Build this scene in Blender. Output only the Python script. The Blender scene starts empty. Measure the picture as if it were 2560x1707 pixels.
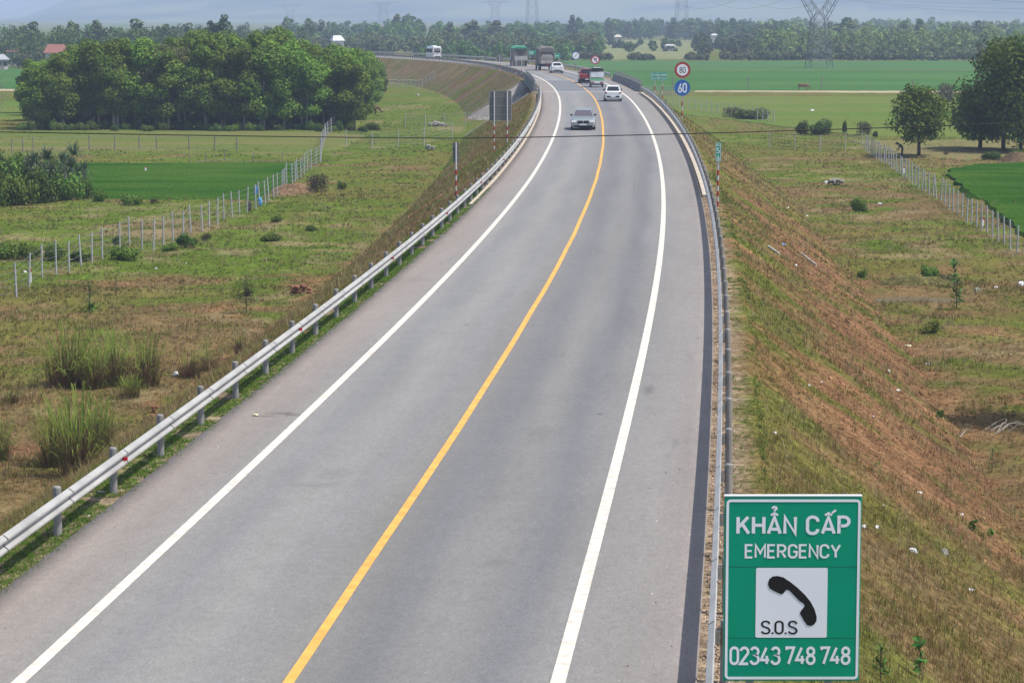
import bpy, bmesh, math, random
import numpy as np
from mathutils import Vector, Matrix
random.seed(7); RNG = np.random.default_rng(11)
R = math.radians
SC = bpy.context.scene
COL = SC.collection
# ------------------------------------------------------------------ camera, sky, sun, exposure
CAM_H, F_PX, W_PX, H_PX, HOR = 8.7, 6500.0, 2560.0, 1707.0, 37.0
TH = math.atan((H_PX / 2 - HOR) / F_PX)
cam = bpy.data.cameras.new('camera'); cam.sensor_width = 36.0; cam.lens = F_PX / W_PX * 36.0
cam.clip_start = 0.5; cam.clip_end = 40000
camo = bpy.data.objects.new('camera', cam); COL.objects.link(camo)
camo.location = (0, 0, CAM_H); camo.rotation_euler = (math.pi / 2 - TH, 0, 0)
SC.camera = camo
SUN_EL, SUN_AZ = R(60), R(105)          # azimuth from the view direction (+y) towards the right (+x)
world = bpy.data.worlds.new('World'); SC.world = world; world.use_nodes = True
nt = world.node_tree; nt.nodes.clear()
sky = nt.nodes.new('ShaderNodeTexSky'); sky.sky_type = 'NISHITA'; sky.sun_disc = False
sky.sun_elevation = SUN_EL; sky.sun_rotation = SUN_AZ; sky.dust_density = 2.0; sky.air_density = 1.0
bg = nt.nodes.new('ShaderNodeBackground'); bg.inputs['Strength'].default_value = 0.12
wo = nt.nodes.new('ShaderNodeOutputWorld')
nt.links.new(sky.outputs[0], bg.inputs[0]); nt.links.new(bg.outputs[0], wo.inputs[0])
sun = bpy.data.lights.new('sun', 'SUN'); sun.energy = 4.0; sun.angle = R(0.5); sun.color = (1.0, 0.94, 0.855)
suno = bpy.data.objects.new('sun', sun); COL.objects.link(suno)
sd = Vector((math.sin(SUN_AZ) * math.cos(SUN_EL), math.cos(SUN_AZ) * math.cos(SUN_EL), math.sin(SUN_EL)))
suno.rotation_euler = sd.to_track_quat('Z', 'Y').to_euler(); suno.location = (60, 0, 120)
SC.view_settings.view_transform = 'Standard'; SC.view_settings.look = 'None'
SC.view_settings.exposure = 0.53; SC.view_settings.gamma = 1.0
SC.render.engine = 'CYCLES'
SC.cycles.use_denoising = True
try: SC.cycles.denoiser = 'OPENIMAGEDENOISE'
except Exception: pass
SC.cycles.max_bounces = 6; SC.cycles.diffuse_bounces = 2; SC.cycles.glossy_bounces = 2
SC.cycles.volume_bounces = 2; SC.cycles.transmission_bounces = 4; SC.cycles.transparent_max_bounces = 6
SC.cycles.caustics_reflective = False; SC.cycles.caustics_refractive = False

# ------------------------------------------------------------------ helpers
def tag(o, label=None, cat=None, group=None, kind=None):
    if label: o['label'] = label
    if cat: o['category'] = cat
    if group: o['group'] = group
    if kind: o['kind'] = kind
    return o
def empty(name, loc, rz=0.0, label=None, cat=None, group=None):
    o = bpy.data.objects.new(name, None); COL.objects.link(o)
    o.empty_display_size = 0.3; o.location = loc; o.rotation_euler = (0, 0, rz)
    return tag(o, label, cat, group)
class MB:
    """collects faces, builds ONE mesh object"""
    def __init__(s): s.v = []; s.f = []
    def poly(s, pts):
        n = len(s.v); s.v += [tuple(p) for p in pts]; s.f.append(tuple(range(n, n + len(pts))))
    def box(s, x0, x1, y0, y1, z0, z1):
        n = len(s.v)
        s.v += [(x0,y0,z0),(x1,y0,z0),(x1,y1,z0),(x0,y1,z0),(x0,y0,z1),(x1,y0,z1),(x1,y1,z1),(x0,y1,z1)]
        s.f += [tuple(n+i for i in q) for q in ((0,3,2,1),(4,5,6,7),(0,1,5,4),(1,2,6,5),(2,3,7,6),(3,0,4,7))]
    def loft(s, rings, cap=True, closed=True):
        n = len(s.v); m = len(rings[0])
        for r in rings: s.v += [tuple(p) for p in r]
        for i in range(len(rings) - 1):
            for j in range(m if closed else m - 1):
                a = n + i*m + j; b = n + i*m + (j+1) % m
                s.f.append((a, b, b + m, a + m))
        if cap and closed:
            s.f.append(tuple(n + j for j in range(m))[::-1])
            s.f.append(tuple(n + (len(rings)-1)*m + j for j in range(m)))
    def tube(s, pts, radii, k=8, cap=True):
        rings = []
        pts = [Vector(p) for p in pts]
        if not hasattr(radii, '__len__'): radii = [radii] * len(pts)
        for i, p in enumerate(pts):
            t = (pts[min(i+1, len(pts)-1)] - pts[max(i-1, 0)]).normalized()
            u = t.cross(Vector((0, 0, 1)) if abs(t.z) < 0.95 else Vector((1, 0, 0))).normalized(); w = u.cross(t)
            rings.append([p + (u*math.cos(q) + w*math.sin(q))*radii[i] for q in [2*math.pi*j/k for j in range(k)]])
        s.loft(rings, cap)
    def disc(s, c, r, t, k=28, axis='y'):
        rings = []
        for dy in (-t/2, t/2):
            rings.append([(c[0] + r*math.cos(2*math.pi*j/k), c[1] + dy, c[2] + r*math.sin(2*math.pi*j/k)) if axis == 'y'
                          else (c[0] + dy, c[1] + r*math.cos(2*math.pi*j/k), c[2] + r*math.sin(2*math.pi*j/k)) for j in range(k)])
        s.loft(rings)
    def build(s, name, mat, parent=None, smooth=False, bevel=0.0):
        me = bpy.data.meshes.new(name); me.from_pydata(s.v, [], s.f)
        bm = bmesh.new(); bm.from_mesh(me); bmesh.ops.recalc_face_normals(bm, faces=bm.faces)
        if bevel:
            bmesh.ops.bevel(bm, geom=list(bm.edges), offset=bevel, segments=2, affect='EDGES', profile=0.6)
        bm.to_mesh(me); bm.free()
        if smooth:
            me.polygons.foreach_set('use_smooth', [True]*len(me.polygons))
        return link(name, me, mat, parent)
def link(name, me, mat=None, parent=None):
    if mat and not me.materials: me.materials.append(mat)
    o = bpy.data.objects.new(name, me); COL.objects.link(o)
    if parent: o.parent = parent
    return o
def mesh_np(name, V, Fq, mat, col=None, uv=None, smooth=False):
    V = np.asarray(V, np.float32); Fq = np.asarray(Fq, np.int32); k = Fq.shape[1]
    me = bpy.data.meshes.new(name)
    me.vertices.add(len(V)); me.vertices.foreach_set('co', V.ravel())
    me.loops.add(Fq.size); me.loops.foreach_set('vertex_index', Fq.ravel())
    me.polygons.add(len(Fq)); me.polygons.foreach_set('loop_start', np.arange(0, Fq.size, k, dtype=np.int32))
    if smooth: me.polygons.foreach_set('use_smooth', np.ones(len(Fq), bool))
    if col is not None:
        a = me.attributes.new('col', 'FLOAT_COLOR', 'POINT')
        a.data.foreach_set('color', np.concatenate([col, np.ones((len(V), 1))], 1).astype(np.float32).ravel())
    if uv is not None:
        a = me.attributes.new('road', 'FLOAT_VECTOR', 'POINT')
        a.data.foreach_set('vector', np.concatenate([uv, np.zeros((len(V), 1))], 1).astype(np.float32).ravel())
    me.materials.append(mat); me.update(calc_edges=True); me.validate()
    return me
def copy_tree(o, parent=None):
    c = o.copy(); COL.objects.link(c)
    if parent: c.parent = parent; c.matrix_parent_inverse = o.matrix_parent_inverse.copy()
    for ch in list(o.children): copy_tree(ch, c)
    return c
def hash2(ix, iy, seed):
    h = np.sin(ix*127.1 + iy*311.7 + seed*74.7) * 43758.5453
    return h - np.floor(h)
def vn(x, y, sc, seed=0):
    x = np.asarray(x, float)/sc; y = np.asarray(y, float)/sc
    ix = np.floor(x); iy = np.floor(y); fx = x-ix; fy = y-iy
    fx = fx*fx*(3-2*fx); fy = fy*fy*(3-2*fy)
    a = hash2(ix, iy, seed); b = hash2(ix+1, iy, seed); c = hash2(ix, iy+1, seed); d = hash2(ix+1, iy+1, seed)
    return a*(1-fx)*(1-fy) + b*fx*(1-fy) + c*(1-fx)*fy + d*fx*fy
def fbm(x, y, sc, seed=0, o=3):
    r = 0; t = 0; am = 1.0
    for i in range(o):
        r = r + am*vn(x, y, sc/2**i, seed+i*13); t += am; am *= 0.55
    return r/t
def sstep(a, b, x):
    t = np.clip((np.asarray(x, float)-a)/(b-a), 0, 1); return t*t*(3-2*t)

# ------------------------------------------------------------------ the road axis (plan and level)
S = np.arange(0, 901, 2.5)
KN = [0,60,120,180,240,300,360,420,480,560,640,720,900]
KV = [-0.1469,-0.3927,-0.3586,-0.3046,-0.344,-0.5339,-0.7057,-0.7092,-1.662,-1.3,-0.8,-0.6,-0.5]
ZK = [-60,0,120,240,360,480,640,900]; ZV = [0,0,-0.0242,0.3227,0.0922,-0.4575,-0.9076,-1.1395]
kk = np.interp(S, KN, KV)*1e-3
AA = 0.0895 + np.concatenate([[0], np.cumsum((kk[1:]+kk[:-1])/2*2.5)])
XX = -4.1236 + np.concatenate([[0], np.cumsum(np.sin((AA[1:]+AA[:-1])/2)*2.5)])
YY = 20 + np.concatenate([[0], np.cumsum(np.cos((AA[1:]+AA[:-1])/2)*2.5)])
def axis(s):
    s = np.asarray(s, float); a = np.interp(s, S, AA)
    neg = np.minimum(s, 0)
    x = np.interp(s, S, XX) + neg*math.sin(AA[0]); y = np.interp(s, S, YY) + neg*math.cos(AA[0])
    return x, y, np.interp(s, ZK, ZV), a
def rp(s, d, h=0.0):
    x, y, z, a = axis(s); return Vector((float(x + d*np.cos(a)), float(y - d*np.sin(a)), float(z + h)))
def s_of_y(y): return np.where(np.asarray(y) < 20, (np.asarray(y)-20)/math.cos(AA[0]), np.interp(y, YY, S))
def heading(s): return float(np.interp(s, S, AA))
GZ = -4.8                      # fields lie 4.8 m under the carriageway
HALF_TOP = 6.3                 # half width of the embankment crown
B0, B1 = 268.0, 323.0          # the bridge
def road_sd(x, y):
    s = s_of_y(y); xc, yc, z, a = axis(s); return s, (np.asarray(x)-xc)*np.cos(a), z
def bank_z(s, d, z):
    """embankment surface at arc s, offset d"""
    side = np.maximum(np.abs(d)-HALF_TOP, 0)
    endd = np.where((s > B0) & (s < (B0+B1)/2), s-B0, np.where((s >= (B0+B1)/2) & (s < B1), B1-s, 0))
    e = np.hypot(side, endd)
    return np.maximum(z - 0.03 - e/1.5, GZ-0.6)
def bumps(x, y):
    D = np.asarray(y)
    b = (fbm(x, y, 9, 3)-0.5)*0.5 + (vn(x, y, 1.7, 5)-0.5)*0.22
    basin = np.exp(-(((np.asarray(x)-18.3)/3.9)**2 + ((D-125)/2.6)**2)**2)
    return b*np.clip(1.2 - D/500, 0.1, 1)*(1-basin) - .40*basin
def terrain(x, y):
    s, d, z = road_sd(x, y)
    fade = np.clip((np.abs(d)-11)/5, 0.25, 1)
    g = GZ + bumps(x, y)*fade
    b = bank_z(s, d, z) + (fbm(x, y, 3, 9)-0.5)*0.25*np.clip((np.abs(d)-6.6)/2, 0, 1)
    return np.maximum(g, np.where(np.abs(d) < 16, b, -99))
def ray(px, py):
    u = (px-W_PX/2)/F_PX; v = -(py-H_PX/2)/F_PX
    return Vector((u, math.cos(TH)+v*math.sin(TH), v*math.cos(TH)-math.sin(TH)))
def at(px, py, z=GZ):
    r = ray(px, py); t = (z-CAM_H)/r.z; return Vector((r.x*t, r.y*t, z))
def on_land(px, py):
    r = ray(px, py); t = np.arange(20, 900, 0.25)
    h = CAM_H + r.z*t - terrain(r.x*t, r.y*t)
    i = int(np.argmax(h < 0)) if (h < 0).any() else len(t)-1
    return Vector((r.x*t[i], r.y*t[i], CAM_H + r.z*t[i]))
def land(x, y): return float(terrain(np.array([x]), np.array([y]))[0])

# ------------------------------------------------------------------ materials
def mat(name, base, rough=0.6, metal=0.0, noise=0.0, nscale=3.0, bump=0.0, spec=0.4, coat=0.0):
    m = bpy.data.materials.new(name); m.use_nodes = True; n = m.node_tree; b = n.nodes['Principled BSDF']
    b.inputs['Base Color'].default_value = (*base, 1); b.inputs['Roughness'].default_value = rough
    b.inputs['Metallic'].default_value = metal; b.inputs['Specular IOR Level'].default_value = spec
    if coat: b.inputs['Coat Weight'].default_value = coat
    if noise or bump:
        tc = n.nodes.new('ShaderNodeTexCoord'); t = n.nodes.new('ShaderNodeTexNoise')
        t.inputs['Scale'].default_value = nscale; t.inputs['Detail'].default_value = 6
        n.links.new(tc.outputs['Object'], t.inputs['Vector'])
        if noise:
            r = n.nodes.new('ShaderNodeMapRange'); r.inputs[1].default_value = 0.3; r.inputs[2].default_value = 0.7
            r.inputs[3].default_value = 1-noise; r.inputs[4].default_value = 1+noise
            x = n.nodes.new('ShaderNodeMix'); x.data_type = 'RGBA'; x.blend_type = 'MULTIPLY'; x.inputs[0].default_value = 1
            x.inputs[6].default_value = (*base, 1)
            n.links.new(t.outputs[0], r.inputs[0]); n.links.new(r.outputs[0], x.inputs[7]); n.links.new(x.outputs[2], b.inputs['Base Color'])
        if bump:
            bp = n.nodes.new('ShaderNodeBump'); bp.inputs['Strength'].default_value = bump; bp.inputs['Distance'].default_value = 0.05
            n.links.new(t.outputs[0], bp.inputs['Height']); n.links.new(bp.outputs[0], b.inputs['Normal'])
    return m
def leafmat(name, tint=(1, 1, 1), trans=0.24):
    m = bpy.data.materials.new(name); m.use_nodes = True; n = m.node_tree; n.nodes.clear()
    at_ = n.nodes.new('ShaderNodeAttribute'); at_.attribute_name = 'col'
    x = n.nodes.new('ShaderNodeMix'); x.data_type = 'RGBA'; x.blend_type = 'MULTIPLY'; x.inputs[0].default_value = 1
    x.inputs[7].default_value = (*tint, 1)
    oi = n.nodes.new('ShaderNodeObjectInfo'); hs = n.nodes.new('ShaderNodeHueSaturation')
    mr = n.nodes.new('ShaderNodeMapRange'); mr.inputs[3].default_value = 0.72; mr.inputs[4].default_value = 1.3
    mh = n.nodes.new('ShaderNodeMapRange'); mh.inputs[3].default_value = 0.485; mh.inputs[4].default_value = 0.515
    p = n.nodes.new('ShaderNodeBsdfPrincipled'); p.inputs['Roughness'].default_value = 0.6; p.inputs['Specular IOR Level'].default_value = 0.12
    tr = n.nodes.new('ShaderNodeBsdfTranslucent'); mx = n.nodes.new('ShaderNodeMixShader'); mx.inputs[0].default_value = trans
    o = n.nodes.new('ShaderNodeOutputMaterial')
    n.links.new(at_.outputs['Color'], x.inputs[6]); n.links.new(oi.outputs['Random'], mr.inputs[0]); n.links.new(oi.outputs['Random'], mh.inputs[0])
    n.links.new(mr.outputs[0], hs.inputs['Value']); n.links.new(mh.outputs[0], hs.inputs['Hue'])
    n.links.new(x.outputs[2], hs.inputs['Color']); n.links.new(hs.outputs[0], p.inputs['Base Color']); n.links.new(hs.outputs[0], tr.inputs['Color'])
    n.links.new(p.outputs[0], mx.inputs[1]); n.links.new(tr.outputs[0], mx.inputs[2]); n.links.new(mx.outputs[0], o.inputs[0])
    return m
def landmat(name, detail=1.0):
    """colour from the vertex attribute, broken up by noise in metres"""
    m = bpy.data.materials.new(name); m.use_nodes = True; n = m.node_tree; b = n.nodes['Principled BSDF']
    b.inputs['Roughness'].default_value = 1.0; b.inputs['Specular IOR Level'].default_value = 0.0
    a = n.nodes.new('ShaderNodeAttribute'); a.attribute_name = 'col'
    g = n.nodes.new('ShaderNodeNewGeometry'); prev = a.outputs['Color']
    for sc, lo, hi, det in ((0.35, 0.8, 1.2, 4), (2.2, 0.70, 1.30, 6), (7.0, 0.55, 1.5, 5)):
        t = n.nodes.new('ShaderNodeTexNoise'); t.inputs['Scale'].default_value = sc; t.inputs['Detail'].default_value = det
        t.inputs['Roughness'].default_value = 0.65
        n.links.new(g.outputs['Position'], t.inputs['Vector'])
        r = n.nodes.new('ShaderNodeMapRange'); r.inputs[1].default_value = 0.3; r.inputs[2].default_value = 0.7
        r.inputs[3].default_value = 1-(1-lo)*detail; r.inputs[4].default_value = 1+(hi-1)*detail
        x = n.nodes.new('ShaderNodeMix'); x.data_type = 'RGBA'; x.blend_type = 'MULTIPLY'; x.inputs[0].default_value = 1
        n.links.new(t.outputs[0], r.inputs[0]); n.links.new(prev, x.inputs[6]); n.links.new(r.outputs[0], x.inputs[7]); prev = x.outputs[2]
    n.links.new(prev, b.inputs['Base Color'])
    bp = n.nodes.new('ShaderNodeBump'); bp.inputs['Strength'].default_value = 0.6*detail; bp.inputs['Distance'].default_value = 0.12
    n.links.new(t.outputs[0], bp.inputs['Height']); n.links.new(bp.outputs[0], b.inputs['Normal'])
    return m
def fieldmat(name, c0, c1, sx, sy, rot=0.0, fine=0.35, rows=0.0):
    """a crop: two tones in long patches, fine blades on top, optional planting rows"""
    m = bpy.data.materials.new(name); m.use_nodes = True; n = m.node_tree; b = n.nodes['Principled BSDF']
    b.inputs['Roughness'].default_value = 1.0; b.inputs['Specular IOR Level'].default_value = 0.0
    g = n.nodes.new('ShaderNodeNewGeometry'); mp = n.nodes.new('ShaderNodeMapping')
    mp.inputs['Scale'].default_value = (sx, sy, 0.1); mp.inputs['Rotation'].default_value = (0, 0, rot)
    t = n.nodes.new('ShaderNodeTexNoise'); t.inputs['Scale'].default_value = 1; t.inputs['Detail'].default_value = 5
    cr = n.nodes.new('ShaderNodeMix'); cr.data_type = 'RGBA'
    cr.inputs[6].default_value = (*c0, 1); cr.inputs[7].default_value = (*c1, 1)
    r0 = n.nodes.new('ShaderNodeMapRange'); r0.inputs[1].default_value = 0.35; r0.inputs[2].default_value = 0.65
    n.links.new(g.outputs['Position'], mp.inputs['Vector']); n.links.new(mp.outputs[0], t.inputs['Vector'])
    n.links.new(t.outputs[0], r0.inputs[0]); n.links.new(r0.outputs[0], cr.inputs[0])
    t2 = n.nodes.new('ShaderNodeTexNoise'); t2.inputs['Scale'].default_value = 5; t2.inputs['Detail'].default_value = 5
    n.links.new(g.outputs['Position'], t2.inputs['Vector'])
    r = n.nodes.new('ShaderNodeMapRange'); r.inputs[1].default_value = 0.3; r.inputs[2].default_value = 0.7
    r.inputs[3].default_value = 1-fine; r.inputs[4].default_value = 1+fine
    x = n.nodes.new('ShaderNodeMix'); x.data_type = 'RGBA'; x.blend_type = 'MULTIPLY'; x.inputs[0].default_value = 1
    n.links.new(t2.outputs[0], r.inputs[0]); n.links.new(cr.outputs[2], x.inputs[6]); n.links.new(r.outputs[0], x.inputs[7])
    last = x.outputs[2]
    if rows:
        w = n.nodes.new('ShaderNodeTexWave'); w.inputs['Scale'].default_value = rows; w.inputs['Distortion'].default_value = 1.5
        mp2 = n.nodes.new('ShaderNodeMapping'); mp2.inputs['Rotation'].default_value = (0, 0, rot)
        n.links.new(g.outputs['Position'], mp2.inputs['Vector']); n.links.new(mp2.outputs[0], w.inputs['Vector'])
        x2 = n.nodes.new('ShaderNodeMix'); x2.data_type = 'RGBA'; x2.inputs[7].default_value = (0.24, 0.15, 0.085, 1)
        r2 = n.nodes.new('ShaderNodeMapRange'); r2.inputs[1].default_value = 0.4; r2.inputs[2].default_value = 0.9; r2.inputs[4].default_value = 0.75
        n.links.new(w.outputs['Fac'], r2.inputs[0]); n.links.new(r2.outputs[0], x2.inputs[0]); n.links.new(last, x2.inputs[6]); last = x2.outputs[2]
    n.links.new(last, b.inputs['Base Color'])
    bp = n.nodes.new('ShaderNodeBump'); bp.inputs['Strength'].default_value = 0.7; bp.inputs['Distance'].default_value = 0.15
    n.links.new(t2.outputs[0], bp.inputs['Height']); n.links.new(bp.outputs[0], b.inputs['Normal'])
    return m
def asphaltmat():
    m = bpy.data.materials.new('asphalt'); m.use_nodes = True; n = m.node_tree; b = n.nodes['Principled BSDF']
    b.inputs['Roughness'].default_value = 0.85; b.inputs['Specular IOR Level'].default_value = 0.25
    a = n.nodes.new('ShaderNodeAttribute'); a.attribute_name = 'road'
    sp = n.nodes.new('ShaderNodeSeparateXYZ'); n.links.new(a.outputs['Vector'], sp.inputs[0])
    L = n.links
    cr = n.nodes.new('ShaderNodeValToRGB')            # across the carriageway: shoulder, wheel tracks, lane middle
    e = cr.color_ramp; e.interpolation = 'EASE'
    stops = [(-5.3,(.250,.215,.188)),(-4.3,(0.2450,0.2198,0.1976)),(-3.4,(0.2320,0.2237,0.2109)),(-2.7,(0.2000,0.2000,0.1985)),(-1.75,(0.2300,0.2257,0.2137)),
             (-0.9,(0.2000,0.1990,0.1966)),(-0.1,(0.1900,0.1851,0.1738)),(0.8,(0.1600,0.1624,0.1653)),(1.75,(0.1950,0.1921,0.1833)),(2.6,(0.1570,0.1594,0.1634)),
             (3.4,(0.2050,0.2010,0.1928)),(4.4,(0.2320,0.2168,0.2033)),(5.3,(0.2350,0.2128,0.1976))]
    while len(e.elements) > 1: e.elements.remove(e.elements[-1])
    for i, (d, c) in enumerate(stops):
        p = (d+5.6)/11.2
        el = e.elements[0] if i == 0 else e.elements.new(p)
        el.position = p; el.color = (*c, 1)
    dist = n.nodes.new('ShaderNodeTexNoise'); dist.inputs['Scale'].default_value = 1; dist.inputs['Detail'].default_value = 4
    mpd = n.nodes.new('ShaderNodeMapping'); mpd.inputs['Scale'].default_value = (0.05, 0.6, 1); L.new(a.outputs['Vector'], mpd.inputs['Vector']); L.new(mpd.outputs[0], dist.inputs['Vector'])
    ad = n.nodes.new('ShaderNodeMath'); ad.operation = 'MULTIPLY_ADD'; ad.inputs[1].default_value = 1.0; L.new(dist.outputs[0], ad.inputs[0]); L.new(sp.outputs['Y'], ad.inputs[2])
    mr = n.nodes.new('ShaderNodeMapRange'); mr.inputs[1].default_value = -5.1; mr.inputs[2].default_value = 6.1; L.new(ad.outputs[0], mr.inputs[0]); L.new(mr.outputs[0], cr.inputs[0])
    prev = cr.outputs[0]
    def mul(prev, scale, vec, lo, hi, a0=0.3, a1=0.7, det=5):
        t = n.nodes.new('ShaderNodeTexNoise'); t.inputs['Scale'].default_value = 1; t.inputs['Detail'].default_value = det; t.inputs['Roughness'].default_value = 0.6
        mp = n.nodes.new('ShaderNodeMapping'); mp.inputs['Scale'].default_value = scale; L.new(vec, mp.inputs['Vector']); L.new(mp.outputs[0], t.inputs['Vector'])
        r = n.nodes.new('ShaderNodeMapRange'); r.inputs[1].default_value = a0; r.inputs[2].default_value = a1; r.inputs[3].default_value = lo; r.inputs[4].default_value = hi
        x = n.nodes.new('ShaderNodeMix'); x.data_type = 'RGBA'; x.blend_type = 'MULTIPLY'; x.inputs[0].default_value = 1
        L.new(t.outputs[0], r.inputs[0]); L.new(prev, x.inputs[6]); L.new(r.outputs[0], x.inputs[7]); return x.outputs[2], t
    v = a.outputs['Vector']
    prev, _ = mul(prev, (0.02, 0.45, 1), v, 0.93, 1.07)
    prev, _ = mul(prev, (0.10, 1.1, 1), v, 0.93, 1.06)
    prev, _ = mul(prev, (1.1, 1.3, 1), v, 0.95, 1.045)
    prev, _ = mul(prev, (5, 7, 1), v, .90, 1.10)
    prev, tb = mul(prev, (26, 26, 1), v, 0.78, 1.2, 0.3, 0.7, 3)
    prev, _ = mul(prev, (0.35, 1.3, 1), v, 1.0, 0.82, 0.66, 0.78)     # oily smudges
    prev, _ = mul(prev, (9, 9, 1), v, 1.0, 1.45, 0.70, 0.75, 2)      # pale chippings
    stn = n.nodes.new('ShaderNodeTexNoise'); stn.inputs['Scale'].default_value = 1; stn.inputs['Detail'].default_value = 4
    mps = n.nodes.new('ShaderNodeMapping'); mps.inputs['Scale'].default_value = (1.2, 3.5, 1); L.new(v, mps.inputs['Vector']); L.new(mps.outputs[0], stn.inputs['Vector'])
    for (spx, spy, a_, b_, amt) in ((1622,970,1.3,.20,.6),(700,1038,.35,.55,.55),(735,1042,.25,.35,.6),(655,1046,.2,.5,.7),(830,1190,1.0,.5,.8),(790,1215,.5,.6,.8),(1508,975,.25,.05,.6),(1500,1030,.25,.10,.6),(1165,812,.35,.18,.7),(528,1190,.10,.10,.5),(1590,930,.15,.2,.75),
                                    (1320,470,4.5,.05,.72),(1488,460,5,.05,.75),(1585,460,6,.07,.72),(1030,700,1.5,.9,.86),(1350,1080,1.8,.4,.85),(1250,1400,.5,.4,.85),(1690,1100,.9,.12,.75)):
        g_ = at(spx, spy, 0); s_0, d_0, _ = road_sd(np.array([g_.x]), np.array([g_.y]))
        sb = n.nodes.new('ShaderNodeMapping'); sb.inputs['Location'].default_value = (-float(s_0[0])/a_, -float(d_0[0])/b_, 0); sb.inputs['Scale'].default_value = (1/a_, 1/b_, 0)
        ln = n.nodes.new('ShaderNodeVectorMath'); ln.operation = 'LENGTH'; L.new(v, sb.inputs['Vector']); L.new(sb.outputs[0], ln.inputs[0])
        ad2 = n.nodes.new('ShaderNodeMath'); ad2.operation = 'MULTIPLY_ADD'; ad2.inputs[1].default_value = 1.6; L.new(stn.outputs[0], ad2.inputs[0]); L.new(ln.outputs['Value'], ad2.inputs[2])
        r_ = n.nodes.new('ShaderNodeMapRange'); r_.inputs[1].default_value = .8; r_.inputs[2].default_value = 1.7; r_.inputs[3].default_value = amt; r_.inputs[4].default_value = 1
        x_ = n.nodes.new('ShaderNodeMix'); x_.data_type = 'RGBA'; x_.blend_type = 'MULTIPLY'; x_.inputs[0].default_value = 1
        L.new(ad2.outputs[0], r_.inputs[0]); L.new(prev, x_.inputs[6]); L.new(r_.outputs[0], x_.inputs[7]); prev = x_.outputs[2]
    L.new(prev, b.inputs['Base Color'])
    bp = n.nodes.new('ShaderNodeBump'); bp.inputs['Strength'].default_value = 0.35; bp.inputs['Distance'].default_value = 0.01
    L.new(tb.outputs[0], bp.inputs['Height']); L.new(bp.outputs[0], b.inputs['Normal'])
    return m
M = {}
M['asphalt'] = asphaltmat()
M['white_paint'] = mat('white_paint', (.62,.575,.50), .75, noise=.22, nscale=4.5)
M['yellow_paint'] = mat('yellow_paint', (.68,.36,.075), .75, noise=.2, nscale=2.5)
M['galv'] = mat('galvanised_steel', (.37,.368,.35), .6, .1, noise=.16, nscale=1.1)
M['galv_post'] = mat('galvanised_post', (.27,.262,.25), .6, .2, noise=.15, nscale=2)
M['dark_steel'] = mat('dark_bolts', (.03,.03,.032), .6)
M['reflector'] = mat('red_reflector', (.5,.01,.012), .25)
M['concrete'] = mat('concrete', (.36,.345,.31), .85, noise=.18, nscale=1.2, bump=.15)
M['concrete_old'] = mat('weathered_concrete', (.21,.205,.195), .9, noise=.3, nscale=0.9, bump=.25)
M['kerb'] = mat('cream_kerb', (.50,.43,.335), .85, noise=.12, nscale=1.5)
M['green_sign'] = mat('green_sheeting', (.0,.315,.18), .4, spec=.2, noise=.07, nscale=1.2)
M['white_sign'] = mat('white_sheeting', (.86,.88,.93), .4, spec=.2)
M['black_sign'] = mat('black_print', (.008,.008,.01), .4)
M['red_sign'] = mat('red_sheeting', (.42,.02,.035), .4)
M['blue_sign'] = mat('blue_sheeting', (.012,.13,.45), .4)
M['sign_back'] = mat('sign_back_metal', (.17,.165,.162), .6, .2, noise=.1)
M['pole_white'] = mat('pole_white_paint', (.50,.51,.52), .5)
M['pole_red'] = mat('pole_red_paint', (.36,.02,.02), .5)
M['fence_post'] = mat('concrete_fence_post', (.37,.38,.385), .85, noise=.15, nscale=3)
M['wood_post'] = mat('old_wooden_post', (.2,.19,.17), .9, noise=.2, nscale=4)
M['wire'] = mat('fence_wire', (.22,.225,.23), .5, .5)
M['cable'] = mat('black_cable', (.012,.014,.012), .6)
M['bark'] = mat('pale_bark', (.30,.265,.215), .9, noise=.25, nscale=3)
M['bark_dark'] = mat('dark_bark', (.055,.045,.035), .9, noise=.25, nscale=3)
M['leaf'] = leafmat('leaves'); M['blade'] = leafmat('grass_blades', trans=.5)
M['land'] = landmat('land'); M['bank'] = landmat('bank_soil', 1.35)
M['hill'] = landmat('hill_cover', .6)
M['lattice'] = mat('lattice_steel', (.13,.14,.15), .6, .2)
M['tyre'] = mat('tyre_rubber', (.012,.012,.013), .85); M['rim'] = mat('alloy_rim', (.35,.36,.37), .35, .7)
M['glass'] = mat('dark_glass', (.012,.014,.018), .08, spec=.7); M['glass_sky'] = mat('windscreen_sky_reflection', (.10,.085,.10), .1, spec=.8); M['underside'] = mat('dark_underside', (.01,.01,.011), .9)  # windscreen base colour is lightened to carry a painted sky reflection
M['plate'] = mat('plate_white', (.75,.76,.78), .5)
M['lamp_red'] = mat('tail_lamp', (.28,.012,.012), .25); M['lamp_clear'] = mat('head_lamp', (.75,.76,.72), .12)

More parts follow.
